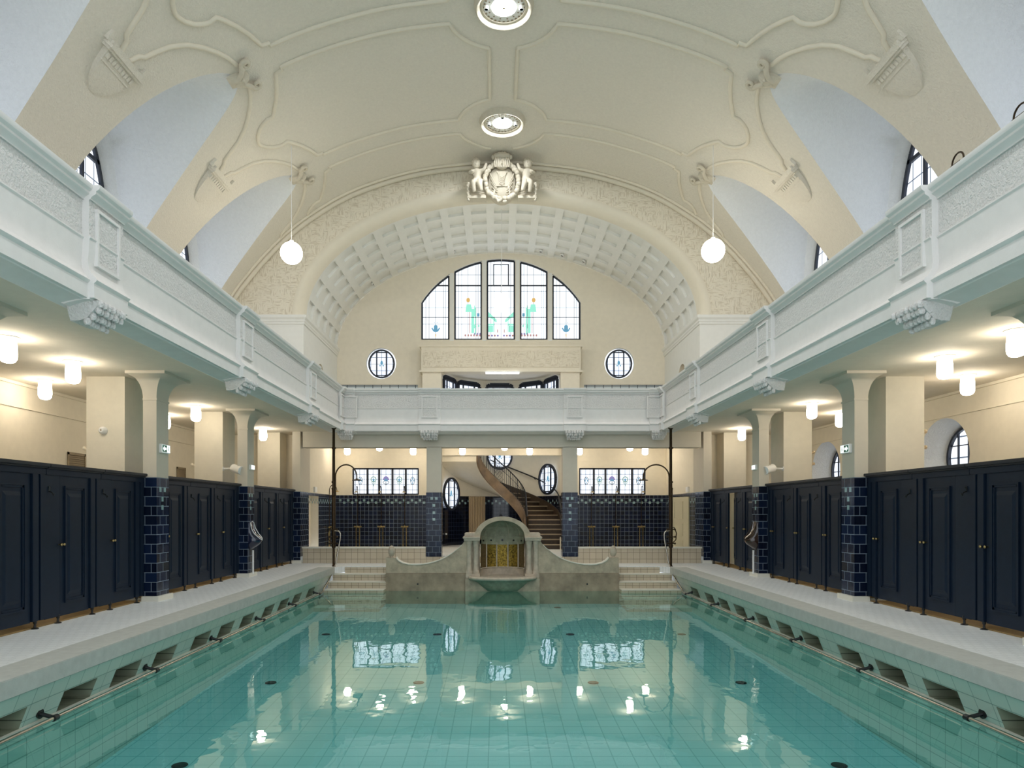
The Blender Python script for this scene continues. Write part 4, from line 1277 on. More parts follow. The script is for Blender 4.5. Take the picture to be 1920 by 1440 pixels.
# ---- exit signs, emergency boxes, wall spots, cameras, pegs, vents
def exit_sign(s):
    x = s*(COLX+.005-.0); y, z = 11.56, 2.55
    t = thing('exit_sign', f'small green lit exit sign with an arrow on the {SIDE[s]} pillar', 'exit sign', (x, y, z))
    d = -s
    b = MB(); b.box(x, x+d*.05, y-.15, y+.15, z-.075, z+.075, ch=.006); b.build('housing', M['plastic'], t)
    f = x+d*.052
    ya, yb = (y-.135, y+.03) if s < 0 else (y-.135, y+.03)
    b = MB(); b.quad((f,y-.135,z-.06),(f,y+.135,z-.06),(f,y+.135,z+.06),(f,y-.135,z+.06)); b.build('face', M['signlit'], t, smooth=0)
    f2 = f+d*.001
    b = MB(); b.quad((f2,ya,z-.058),(f2,yb,z-.058),(f2,yb,z+.058),(f2,ya,z+.058)); b.build('green_field', M['green'], t, smooth=0)
    f3 = f2+d*.001; yc = (ya+yb)/2
    k = -1   # the arrow points toward the viewer's end of the hall
    b = MB()
    arrow = [(-.06,0),(-.005,.045),(-.005,.018),(.055,.018),(.055,-.018),(-.005,-.018),(-.005,-.045)]
    b.prism([(k*-u if False else u*1.0, v) for u, v in arrow], lambda u, v, q: (f3+d*q, yc+u, z+v), 0, .0015); b.build('arrow', M['signlit'], t, smooth=0)
    b = MB()
    # little running figure on the pale field
    fy = y+.085
    b.prism(ellipse(0, .035, .011, .011, 8), lambda u, v, q: (f3+d*q, fy+u, z+v), 0, .0015)
    b.prism([(-.012,.02),(.014,.02),(.008,-.012),(.024,-.045),(.012,-.045),(-.002,-.016),(-.024,-.04),(-.03,-.034),(-.008,-.006)], lambda u, v, q: (f3+d*q, fy+u, z+v), 0, .0015)
    b.build('figure', M['green'], t, smooth=0)
exit_sign(-1); exit_sign(1)
for s in (-1, 1):
    x, y, z = s*(COLX+.005), 15.68, 2.50
    t = thing('emergency_light', f'small white lit box on the second {SIDE[s]} pillar', 'emergency light', (x,y,z))
    b = MB(); b.box(x, x-s*.05, y-.12, y+.12, z-.06, z+.06, ch=.008); b.build('housing', M['plastic'], t)
    b = MB(); b.quad((x-s*.051,y-.1,z-.045),(x-s*.051,y+.1,z-.045),(x-s*.051,y+.1,z+.045),(x-s*.051,y-.1,z+.045)); b.build('face', M['signlit'], t, smooth=0)
    x, y, z = s*6.0, 21.9, 2.18
    t = thing('emergency_light', f'small white box on the plaster above the {SIDE[s]} shower door', 'emergency light', (x,y,z))
    b = MB(); b.box(x, x-s*.06, y-.13, y+.13, z-.08, z+.09, ch=.01); b.build('housing', M['plastic'], t)
    # cylindrical wall spot on the second pier
    P0 = Vector((s*6.45, 15.72, 2.47)); 
    t = thing('wall_spotlight', f'white cylindrical spotlight on the second {SIDE[s]} pier', 'spotlight', P0)
    A = Vector((s*6.17, 15.62, 2.48)); ax = Vector((-s*.80, -.52, -.22)).normalized()
    MT = Matrix.Translation(A) @ ax.to_track_quat('Z','Y').to_matrix().to_4x4()
    b = MB(); b.lathe([(0,-.02),(.07,-.02),(.095,.0),(.095,.30),(.085,.305),(.08,.28)], n=22, M=MT); b.build('housing', M['plastic'], t)
    b = MB(); b.lathe([(0,.27),(.082,.27)], n=22, M=MT); b.build('lens', M['glassdim'], t, smooth=0)
    b = MB(); b.tube([P0, A+ax*.02], .022, 8); b.lathe([(.05,0),(.05,.02),(0,.02)], n=14, M=Matrix.Translation(P0) @ Vector((-s,0,0)).to_track_quat('Z','Y').to_matrix().to_4x4()); b.build('bracket', M['plastic'], t)
    # end cameras
    P0 = Vector((s*6.17, YE-.05, 2.52))
    t = thing('security_camera', f'small ball camera on the end wall of the {SIDE[s]} aisle', 'camera', P0)
    b = MB(); b.ball(P0+Vector((0,-.07,0)), .085, 16, 10); b.build('housing', M['plastic'], t)
    b = MB(); b.ball(P0+Vector((-s*.045,-.125,0)), .045, 12, 8); b.build('lens', M['glassdim'], t)
P0 = Vector((-6.80, 11.565, 2.86))
t = thing('smoke_detector', 'white round detector on the face of the first left pier', 'detector', P0)
MT = Matrix.Translation(P0) @ Vector((0,-1,0)).to_track_quat('Z','Y').to_matrix().to_4x4()
b = MB(); b.lathe([(.065,0),(.065,.03),(.055,.07),(.035,.09),(0,.09)], n=20, M=MT); b.build('housing', M['plastic'], t)
b = MB(); b.lathe([(.014,.092),(.014,.097),(0,.097)], n=10, M=MT); b.build('sensor', M['grille'], t)
def peg(x, y, z, dx, label, mat):
    t = thing('coat_peg', label, 'peg', (x, y, z), 'coat pegs on the piers')
    b = MB(); b.tube([(x,y,z),(x+dx*.8,y,z+.01)], .022, 8); b.build('arm', mat, t)
    b = MB(); b.ball((x+dx,y,z+.02), (.03,.03,.035), 10, 8); b.build('tip', mat, t)
for (y, nm) in ((11.68,'first'), (15.80,'second')):
    peg(-7.1, y, 2.55, -.1, f'cream peg on the outer side of the {nm} left pier', M['cream'])
    peg(7.1, y, 2.84, .09, f'brown upper peg on the outer side of the {nm} right pier', M['radiator'])
    peg(7.1, y, 2.57, .09, f'brown lower peg on the outer side of the {nm} right pier', M['radiator'])
for (y0, y1, nm) in ((13.5,14.08,'nearer'), (18.1,18.6,'farther')):
    t = thing('wall_vent', f'taupe ventilation grille above the cabins on the left outer wall, the {nm} one', 'vent', (-WX+.01, (y0+y1)/2, 2.4))
    b = MB(); x = -WX
    for (a0,a1,b0,b1) in ((y0,y1,2.62,2.67),(y0,y1,2.08,2.13),(y0,y0+.04,2.08,2.67),(y1-.04,y1,2.08,2.67)): b.box(x, x+.025, a0, a1, b0, b1)
    b.build('frame', M['grille'], t)
    b = MB(); b.box(x, x+.006, y0, y1, 2.1, 2.65)
    for k in range(12): b.box(x+.004, x+.018, y0+.03, y1-.03, 2.14+.04*k, 2.155+.04*k)
    b.build('slats', M['grille'], t)
for k, (y, nm) in enumerate(((6.8,'farther'), (5.98,'closer'))):
    t = thing('metal_hoop', f'thin dark metal hoop on the right gallery parapet, the {nm} one', 'hoop', (4.45, y, 4.94))
    b = MB(); b.tube([(4.45, y+.085*cos(a), 4.955+.025+.085*sin(a)) for a in [math.radians(-15+210*j/20) for j in range(21)]], .009, 6); b.build('hoop', M['bronze'], t)
    b = MB(); b.box(4.42,4.48,y-.07,y+.07,4.938,4.962); b.build('foot', M['bronze'], t)

# ---- fluorescent tube under the frieze box
t = thing('tube_light', 'white fluorescent tube under the frieze above the far gallery', 'lamp', (.05, 24.22, 6.43))
b = MB(); b.box(-.56,.66,24.19,24.26,6.425,6.455); b.build('batten', M['plastic'], t)
b = MB(); b.tube([(-.54,24.225,6.395),(.64,24.225,6.395)], .032, 10); b.build('tube', M['tubelight'], t)

# ---- pool rails with brackets, running up to the deck at the far end
for s in (-1, 1):
    xb = 4.49
    t = thing('pool_rail', f'long polished handrail just above the water along the {SIDE[s]} pool side', 'handrail', (s*xb, 8, -.54))
    path = [(s*xb,YB,-.535),(s*xb,16.9,-.535),(s*(xb+.02),17.1,-.52),(s*(xb+.04),17.3,-.47),(s*4.52,17.75,-.31),(s*4.52,18.2,-.12),(s*4.46,18.32,.12),(s*4.37,18.42,.78),(s*4.37,18.42,.88),(s*4.40,18.42,.94),(s*4.46,18.43,.97),(s*4.53,18.44,.97)]
    b = MB(); b.tube(path, .021, 10); b.build('rail', M['chrome'], t, smooth=60)
    for k in range(-1, 7):
        y = 4.72+2.0*k if k < 6 else 16.72
        if y > 17: continue
        q = MB(); zb = -.49; wx = wallx(zb)
        q.tube([(s*wx,y-.02,zb),(s*(wx-.015),y-.02,zb)], .05, 12); q.tube([(s*wx,y-.02,zb),(s*xb,y,-.535)], .021, 8)
        q.tube([(s*xb,y-.03,-.535),(s*xb,y+.03,-.535)], .032, 10)
        q.build('bracket', M['black'], t)
    q = MB(); q.tube([(s*4.56,18.1,-.11),(s*4.50,18.15,-.13)], .018, 8); q.lathe([(.04,0),(.04,.012)], (s*4.56,18.1,-.115), 10); q.build('bracket', M['black'], t)

# ---- pool showers: tall posts at the far corners
for s in (-1, 1):
    x, y = s*4.56, 18.47
    t = thing('pool_shower', f'tall dark bronze shower post at the {SIDE[s]} far corner of the pool', 'shower', (x, y, 0))
    b = MB(); b.lathe([(.05,0),(.05,.015),(.034,.03),(.034,.9)], (x,y,0), 14); b.lathe([(.052,.5),(.052,2.1),(.042,2.14),(.040,2.3)], (x,y,0), 14)
    b.lathe([(.040,2.28),(.036,3.70),(.075,3.735),(.075,3.75)], (x,y,0), 14)
    for zz in (.55,.75,1.0,2.1,2.28,3.2): b.lathe([(.055,zz-.025),(.062,zz),(.055,zz+.025)], (x,y,0), 14)
    b.build('post', M['bronze'], t, smooth=50)
    rx = .29 if s < 0 else .35
    x0 = x - s*.05; cx_ = x0 - s*rx
    zc = 2.42
    arc = [(x0, y-.02, 1.9), (x0, y-.02, 2.2)] + [(cx_+s*rx*cos(a), y-.02, zc+.33*sin(a)) for a in [PI*j/16 for j in range(17)]] + [(cx_-s*rx, y-.02, 2.36)]
    b = MB(); b.tube(arc, .019, 9); b.build('arm', M['bronze'], t, smooth=60)
    b = MB(); ex = cx_-s*rx
    b.lathe([(.02,.03),(.03,.0),(.125,-.02),(.13,-.035),(.12,-.04),(0,-.04)], (ex,y-.02,2.36), 20); b.build('shower_rose', M['bronze'], t)
    b = MB()
    for zz in (.62, .80, 1.0):
        b.tube([(x-.09,y-.05,zz),(x+.09,y-.05,zz)], .014, 8); b.ball((x-.1,y-.05,zz), .028, 10, 6); b.ball((x+.1,y-.05,zz), .028, 10, 6)
    b.tube([(x+s*.02,y-.06,.62),(x+s*.12,y-.06,.72),(x+s*.14,y-.06,.9),(x+s*.08,y-.06,1.05),(x,y-.05,1.06)], .014, 8)
    b.build('valve', M['bronze'], t)
    b = MB(); b.ball((x+s*.0,y-.045,1.92), (.03,.03,.05), 8, 6); b.tube([(x,y-.05,3.2),(x+.06,y-.05,3.2)], .012, 6); b.build('clamp', M['bronze'], t)

# ---- wall showers
def wall_shower(x, y, dirx, diry, label):
    """pipe on a wall; dir points into the room"""
    t = thing('wall_shower', label, 'shower', (x, y, .47), 'brass wall showers')
    D = Vector((dirx, diry, 0)); T = Vector((-diry, dirx, 0))
    O = Vector((x, y, 0)) + D*.05
    P = lambda a, d, z: O + T*a + D*d + Vector((0,0,z))
    b = MB()
    for k in (-.06, .06): b.tube([P(k,0,PLAT),P(k,0,.86),P(k*.6,.01,.92)], .016, 8)
    b.build('supply_pipe', M['brass'], t)
    b = MB(); b.tube([P(-.1,.0,.93),P(.1,0,.93)], .028, 10); b.ball(P(0,.05,.93), .045, 10, 8)
    for k in (-1, 1): b.ball(P(k*.11,.02,.93), .034, 8, 6)
    b.tube([P(0,.04,.93),P(0,.09,.90)], .012, 6)
    b.build('mixer_valve', M['brass'], t)
    rad = .13
    b = MB(); b.tube([P(0,0,.93),P(0,0,2.18)] + [P(-.0,rad-rad*cos(a),2.20+.2*sin(a)) for a in [PI*j/12 for j in range(13)]], .013, 8); 
    for zz in (1.4, 2.05): b.tube([P(0,-.05,zz),P(0,.0,zz)], .012, 6)
    b.build('riser', M['bronze'], t, smooth=60)
    b = MB(); q = P(0, 2*rad, 2.19); b.lathe([(.014,.03),(.03,.01),(.075,-.01),(.08,-.025),(.07,-.03),(0,-.03)], q, 16); b.build('shower_rose', M['brass'], t)
for s, xs in ((-1, (-5.19,-4.34,-3.49)), (1, (3.28,4.17,5.09))):
    for i, x in enumerate(xs): wall_shower(x, YW, 0, -1, f'brass shower on the navy tiled end wall, {ordw(i)} from the left under the {SIDE[s]} window')
wall_shower(-6.0, 23.65, 1, 0, 'brass shower on the navy side wall beside the left corner')

# ---- glazed basins on the second pillars
for s, mat, nm in ((-1, 'blueware', 'dark blue'), (1, 'brownware', 'dark brown')):
    x, y = s*COLX, 15.66
    t = thing('wall_basin', f'{nm} glazed wall basin hung on the second pillar {SIDE[s]} of the pool', 'basin', (x, y, .8))
    b = MB()
    zb_ = lambda z: .62+(z-.6)*.78
    prof = [(.08,.60,.02),(.13,.66,.10),(.16,.75,.20),(.165,.86,.26),(.16,.95,.23),(.15,1.05,.13),(.145,1.2,.07),(.14,1.36,.05),(.12,1.42,.04)]   # half width, z, depth
    n = 14; vs = []
    for (w, z, d) in prof:
        for j in range(n+1):
            a = PI*j/n
            vs.append((x-s*d*sin(a)**.8 if 0 < j < n else x, y-w*cos(a), zb_(z)))
    b.add(vs, [(i*(n+1)+j,i*(n+1)+j+1,(i+1)*(n+1)+j+1,(i+1)*(n+1)+j) for i in range(len(prof)-1) for j in range(n)])
    b.build('bowl', M[mat], t, smooth=60)
    b = MB(); b.tube([(x-s*.26,y,zb_(.87)),(x-s*.22,y-.10,zb_(.94)),(x-s*.13,y-.135,zb_(1.06)),(x-s*.06,y-.13,zb_(1.22)),(x-s*.03,y-.10,zb_(1.38)),(x-s*.03,y,zb_(1.42)),(x-s*.03,y+.10,zb_(1.38)),(x-s*.06,y+.13,zb_(1.22)),(x-s*.13,y+.135,zb_(1.06)),(x-s*.22,y+.10,zb_(.94))], 0.011, 8, closed=True); b.build('rim', M['plastic'] if s < 0 else M['bronze'], t, smooth=60)
    b = MB(); b.tube([(x-s*.05,y,.6),(x-s*.05,y,.06)], .022, 8); b.build('waste_pipe', M['plastic'], t)

# ---- floor drains in the pool
rows = [(7.66, 3.7, 'first row from the viewer'), (10.8, 3.72, 'second row from the viewer'), (14.2, 3.7, 'third row from the viewer'), (17.2, 3.7, 'fourth row from the viewer')]
for (y, xx, nm) in rows:
    for x, cn in ((-xx,'outer left'), (-1.38,'inner left'), (1.38,'inner right'), (xx,'outer right')):
        if y < 8 and abs(x) < 2: continue
        if y > 17 and cn in ('inner left',): continue
        b = MB(); b.lathe([(0,.012),(.07,.012),(.085,.008),(.088,0)], (x, y, fz(y)+.004), 18)
        o = b.build('floor_drain', M['drain'], None)
        tag(o, f'small dark round drain on the pool floor, {cn}, {nm}', 'drain', 'drains of the pool floor')

# ---- fountain
XF, YF = 0.0, 17.70
t = thing('wall_fountain', 'grey stone niche fountain with paired columns and gold mosaic at the pool end', 'fountain', (XF, YF, WATER))
b = MB(); b.box(-.965,.965,17.66,18.3,-1.2,-.24,ch=.01); b.build('base_block', M['stone'], t)
b = MB(); 
for s in (-1, 1): b.box(s*.955,s*.58,17.68,18.3,-.24,-.13,ch=.01)
b.box(-.6,.6,17.72,18.3,-.24,-.2); b.build('plinth', M['stone2'], t)
for s in (-1, 1):
    b = MB(); b.box(s*.93,s*.60,17.84,18.3,-.13,.73); b.build('pier', M['stone'], t)
    for xc in (.87, .69):
        b = MB(); x = s*xc
        b.lathe([(.095,-.13),(.095,-.08),(.085,-.06),(.075,-.045),(.07,.1),(.068,.60),(.075,.62),(.075,.64),(.09,.68),(.095,.73)], (x,17.78,0), 18)
        for zz in (.16,.42): b.lathe([(.0705,zz-.004),(.071,zz),(.0705,zz+.004)], (x,17.78,0), 18)
        b.build('column', M['stone2'], t, smooth=40)
    b = MB(); b.box(s*1.0,s*.585,17.64,18.35,.73,.79,ch=.006); b.box(s*1.025,s*.575,17.61,18.38,.785,.835,ch=.008); b.build('entablature', M['stone2'], t)
    b = MB(); b.box(s*.98,s*.66,17.68,18.3,.835,.925,ch=.006); b.build('corner_block', M['stone2'], t)
A_O, B_O, A_I, B_I, ZA_ = .725, .52, .575, .42, .83
b = MB()
n = 36
ao = [(A_O*cos(PI*i/n), ZA_+B_O*sin(PI*i/n)) for i in range(n+1)]
ai = [(A_I*cos(PI*i/n), ZA_+B_I*sin(PI*i/n)) for i in range(n+1)]
for (y0, y1) in ((17.66, 18.36),):
    for i in range(n):
        o0,o1,i0,i1 = ao[i],ao[i+1],ai[i],ai[i+1]
        P3 = lambda p, y: (p[0], y, p[1])
        b.quad(P3(o0,y0),P3(o1,y0),P3(i1,y0),P3(i0,y0)); b.quad(P3(o0,y0),P3(o1,y0),P3(o1,y1),P3(o0,y1)); b.quad(P3(i0,y0),P3(i1,y0),P3(i1,y0+.09),P3(i0,y0+.09))
        b.quad(P3(o0,y1),P3(o1,y1),(o1[0],y1,ZA_),(o0[0],y1,ZA_))
b.build('arch', M['stone'], t, smooth=40)
NY = 17.75
def nd(u, v):   # dome: u across, v up
    a = PI*u; e = PI/2*v
    return (A_I*cos(a)*cos(e), NY+.55*sin(a)*cos(e), ZA_+B_I*sin(e))
b = MB(); b.grid(nd, 28, 10); b.build('half_dome', M['stonegreen'], t, smooth=60)
b = MB()
for u in (.2,.4,.6,.8): b.tube([Vector(nd(u, v/10))+Vector((0,-.004,0)) for v in range(10)], .006, 5)
for v in (.35,): b.tube([Vector(nd(u/20, v))+Vector((0,-.004,0)) for u in range(21)], .004, 5)
b.build('dome_joint', M['stone'], t)
def nc(a, z, r=A_I): return (r*cos(a), NY+.55*(r/A_I)*sin(a), z)
b = MB(); b.grid(lambda u, v: nc(PI*u, .60-.07*sin(PI*u)*0+.05*(1-sin(PI*u))+(ZA_-.60-.05*(1-sin(PI*u)))*v, .55), 28, 3)
b.grid(lambda u, v: nc(PI*u, .60+.05*(1-sin(PI*u)), .55+.025*v), 28, 1)
b.build('spout_band', M['stonegreen'], t, smooth=50)
for k, deg in enumerate((22, 56, 90, 124, 158)):
    a = math.radians(deg); p = Vector(nc(a, .72, .55)); r = .028 if k == 2 else .02
    b = MB(); b.tube([p, p-Vector((cos(a)*.03, sin(a)*.03, 0))], r, 12); b.build('spout', M['black'], t)
for (d0, d1, mat) in ((0,40,'mosaicdim'),(43,73,'gold'),(76,104,'gold'),(107,137,'gold'),(140,180,'mosaicdim')):
    b = MB(); b.grid(lambda u, v: nc(math.radians(d0+(d1-d0)*u), .0+.66*v, .57), 8, 1); b.build('mosaic_panel', M[mat], t, smooth=60)
for d0 in (41.5, 74.5, 105.5, 138.5):
    b = MB(); a = math.radians(d0); b.tube([nc(a,-.02,.56), nc(a,.66,.56)], .018, 8); b.build('mosaic_rib', M['stone2'], t)
b = MB(); b.grid(lambda u, v: nc(PI*u, -.21+.22*v, .575), 28, 1); b.build('niche_base', M['stone2'], t, smooth=60)
b = MB(); b.tube([nc(PI*k/24, 0.0, .56) for k in range(25)], .014, 6); b.build('niche_moulding', M['stone2'], t, smooth=60)
# basin
b = MB(); bs = lambda p: (p[0], YF-.03+p[1]*.52, p[2])
prof = [(.0,-.60),(.40,-.56),(.52,-.46),(.66,-.34),(.80,-.275),(.83,-.26)]
vs = []; n = 28
for (r, z) in prof:
    for j in range(n+1): a = PI+PI*j/n; vs.append(bs((r*cos(a), r*sin(a), z)))
b.add(vs, [(i*(n+1)+j,i*(n+1)+j+1,(i+1)*(n+1)+j+1,(i+1)*(n+1)+j) for i in range(len(prof)-1) for j in range(n)])
b.build('bowl', M['stonegreen'], t, smooth=60)
b = MB(); b.tube([bs((.84*cos(PI+PI*j/n), .84*sin(PI+PI*j/n), -.23)) for j in range(n+1)], .045, 10); b.build('bowl_rim', M['stone2'], t, smooth=60)
b = MB(); b.add([bs((0,0,-.215))]+[bs((.82*cos(PI+PI*j/n), .82*sin(PI+PI*j/n), -.215)) for j in range(n+1)], [(0,j+1,j+2) for j in range(n)]); b.build('bowl_floor', M['stone2'], t, smooth=0)
# swooping wing walls with egg finials
for s in (-1, 1):
    t = thing('stone_wing_wall', f'grey stone wall sweeping down from the fountain, {SIDE[s]} side, with an egg finial', 'stone wall', (s*2, 17.85, WATER), 'wing walls of the fountain')
    top = [(-.93,.80),(-1.0,.70),(-1.053,.62),(-1.13,.54),(-1.31,.40),(-1.45,.31),(-1.59,.24),(-1.78,.17),(-1.977,.125),(-2.14,.105),(-2.296,.10),(-2.45,.11),(-2.60,.145),(-2.70,.20),(-2.75,.25),(-2.77,.285),(-3.03,.285)]
    poly = [(-.93,-.12)] + top + [(-3.03,-.12)]
    poly = [(-s*x if s > 0 else x, z) for x, z in poly]
    b = MB(); b.prism(poly, lambda u, v, d: (u, d, v), 17.76, 18.0); b.build('upper_course', M['stone'], t, smooth=25)
    b = MB(); b.box(s*.93,s*3.04,17.74,18.46,-1.2,-.125,ch=.008); b.build('lower_course', M['stonelow'], t)
    tt = [(-s*x if s > 0 else x, z) for x, z in top[2:-1]]
    b = MB(); b.grid(lambda u, v: (tt[round(u*(len(tt)-1))][0], 17.745+.27*v, tt[round(u*(len(tt)-1))][1]+.012), len(tt)-1, 1)
    b.grid(lambda u, v: (tt[round(u*(len(tt)-1))][0], 17.745, tt[round(u*(len(tt)-1))][1]+.012-.02*v), len(tt)-1, 1)
    b.build('pale_edge', M['deckwhite'], t, smooth=40)  # pale strip along the sweeping top of the wall
    b = MB(); b.lathe([(.045,.285),(.05,.30),(.04,.315),(.065,.34),(.088,.40),(.09,.46),(.078,.52),(.05,.57),(.02,.592),(0,.596)], (s*2.90,17.87,0), 20); b.build('finial', M['stone2'], t, smooth=60)
    b = MB(); xj = s*2.2; b.tube([(xj,17.739,-.4),(xj,17.72,-.4)], .022, 10); b.build('nozzle', M['black'], t)

# ---- curved stone staircase
RISE, NST = .167, 20
def spos(p, r):
    """p = distance in steps from the bottom; first five run straight, then round the curve"""
    if p < 5: return Vector((r, YW-.30*(5-p), 0))
    a = math.radians((p-5)*11.6)
    return Vector((r*cos(a), YW+r*sin(a), 0))
RI, RO = .95, 2.17
t = thing('stone_staircase', 'curved dark stone staircase winding up behind the fountain', 'staircase', (1.5, 23.4, PLAT))
for k in range(NST):
    z = PLAT + RISE*(k+1)
    if k == 0:
        pass
    b = MB(); m = 3
    vs = []
    for zz in (z-.03, (z-RISE-.03) if k > 4 else PLAT):
        for j in range(m+1): vs.append(spos(k+j*1.04/m, RI) + Vector((0,0,zz)))
        for j in range(m, -1, -1): vs.append(spos(k+j*1.04/m, RO) + Vector((0,0,zz)))
    q = 2*(m+1)
    b.add(vs, [tuple(range(q)), tuple(range(2*q-1, q-1, -1))] + [(j,(j+1)%q,q+(j+1)%q,q+j) for j in range(q)])
    o = b.build('step', M['step'], t, smooth=0)
    b = MB(); vs = []
    for zz in (z, z-.032):
        for j in range(m+1): vs.append(spos(k-.08+j*1.1/m, RI-.0) + Vector((0,0,zz)))
        for j in range(m, -1, -1): vs.append(spos(k-.08+j*1.1/m, RO) + Vector((0,0,zz)))
    b.add(vs, [tuple(range(q)), tuple(range(2*q-1, q-1, -1))] + [(j,(j+1)%q,q+(j+1)%q,q+j) for j in range(q)])
    b.build('tread', M['nosing'], o, smooth=0)
def zn(p): return PLAT + RISE*(p+.6)
def ribbon(b, r0, r1, d0, d1, p0, p1, n=60):
    vs = []
    for i in range(n+1):
        p = p0+(p1-p0)*i/n
        for (r, d) in ((r0,d0),(r1,d0),(r1,d1),(r0,d1)): vs.append(spos(p, r) + Vector((0,0,zn(p)+d)))
    fs = [(i*4+j,i*4+(j+1)%4,(i+1)*4+(j+1)%4,(i+1)*4+j) for i in range(n) for j in range(4)] + [(0,1,2,3),(4*n+3,4*n+2,4*n+1,4*n)]
    b.add(vs, fs)
b = MB(); ribbon(b, RI-.11, RI+.02, -.34, .13, 2.6, NST); b.build('stringer', M['marble'], t, smooth=50)
b = MB(); ribbon(b, RO-.03, RO+.02, -.2, .22, .4, NST); b.build('skirting', M['step'], t, smooth=50)
b = MB(); ribbon(b, RI-.05, RO+.02, -.36, -.31, 5.2, NST); b.build('soffit', M['cream'], t, smooth=50)
b = MB(); ribbon(b, RI-.05, RO+.02, -.36, .5, NST-.05, NST+.2, 4); b.build('soffit', M['cream'], t, smooth=0)
rl = MB(); rr = RI-.04
rl.tube([spos(p, rr)+Vector((0,0,zn(p)+.88)) for p in [.6+(NST-.6)*i/90 for i in range(91)]], .022, 8)
o = rl.build('handrail', M['black'], t, smooth=60)
b = MB()
for dz in (.17, .66): b.tube([spos(p, rr)+Vector((0,0,zn(p)+dz)) for p in [.6+(NST-.6)*i/90 for i in range(91)]], .008, 6)
b.build('middle_rail', M['black'], t)
i = 0
p = .7
LAT = (12.2, 14.2)
while p < NST:
    if not (LAT[0]+.2 < p < LAT[1]-.2):
        b = MB(); b.tube([spos(p, rr)+Vector((0,0,zn(p)+.1)), spos(p, rr)+Vector((0,0,zn(p)+.88))], .008 if i % 4 else .016, 6); b.build('baluster', M['black'], t)
    p += .42; i += 1
b = MB()
for k in range(-5, 10):
    for dr in (-1, 1):
        seg = []
        for j in range(17):
            f_ = j/16; u = k*.2+f_*.9 if dr > 0 else k*.2+.9-f_*.9
            if 0 <= u <= 1: seg.append(spos(LAT[0]+(LAT[1]-LAT[0])*u, rr)+Vector((0,0,zn(LAT[0]+(LAT[1]-LAT[0])*u)+.14+.72*f_)))
        if len(seg) > 1: b.tube(seg, .007, 5)
b.build('lattice_panel', M['black'], t)
b = MB(); pb_ = spos(.5, rr); b.lathe([(.05,0),(.05,.04),(.028,.06),(.028,1.05),(.045,1.08),(.035,1.13),(0,1.15)], (pb_.x, pb_.y, PLAT), 12); b.build('newel', M['bronze'], t)
t = thing('wall_handrail', 'dark handrail following the curved wall beside the stair', 'handrail', (2.1, 23.5, 1.0))
b = MB(); b.tube([spos(p, 2.10)+Vector((0,0,zn(p)+.92)) for p in [.2+13.5*i/60 for i in range(61)]], .026, 8); b.build('rail', M['black'], t, smooth=60)
for p in (.6, 3.5, 6.5, 9.5, 12.5):
    b = MB(); b.tube([spos(p, 2.10)+Vector((0,0,zn(p)+.90)), spos(p, 2.2)+Vector((0,0,zn(p)+.84))], .012, 6); b.build('bracket', M['black'], t)
b = MB(); b.tube([Vector((2.10,YW-1.44,zn(.2)+.92)), Vector((2.10,YW-1.50,zn(.2)+.80)), Vector((2.10,YW-1.5,PLAT))], .024, 8); b.build('end_post', M['brass'], t)
t = thing('newel_block', 'small cream stone block at the foot of the stair wall', 'stone block', (2.1, 23.25, PLAT))
b = MB(); b.box(1.99,2.19,22.95,23.18,PLAT,.62,ch=.01); b.build('block', M['cream'], t)

# ---- radiator on the curved wall
t = thing('radiator', 'tall ribbed beige radiator against the navy tiles behind the fountain', 'radiator', (-1.0, 26.66, PLAT))
ca = math.radians(117); MT = Matrix.Translation(((R-.14)*cos(ca), YW+(R-.14)*sin(ca), 0)) @ Matrix.Rotation(math.radians(27), 4, 'Z')
for k in range(10):
    b = MB(); x = -.315+.07*k
    b.box(x-.021, x+.021, -.08, .02, .38, 2.06, M=MT, ch=.012); b.build('rib', M['radiator'], t)
b = MB()
for zz in (.42, 2.0): b.tube([MT @ Vector((-.33,0,zz)), MT @ Vector((.33,0,zz))], .022, 8)
for xx in (-.28, .28): b.tube([MT @ Vector((xx,0,PLAT)), MT @ Vector((xx,0,.42))], .018, 8)
b.build('manifold', M['radiator'], t)
b = MB(); b.tube([(-2.06,25.5,.64),(-2.02,25.48,.64)], .035, 12); 
o = b.build('wall_socket', M['plastic'], None); tag(o, 'small round white socket low on the navy tiles by the stair wall', 'socket')

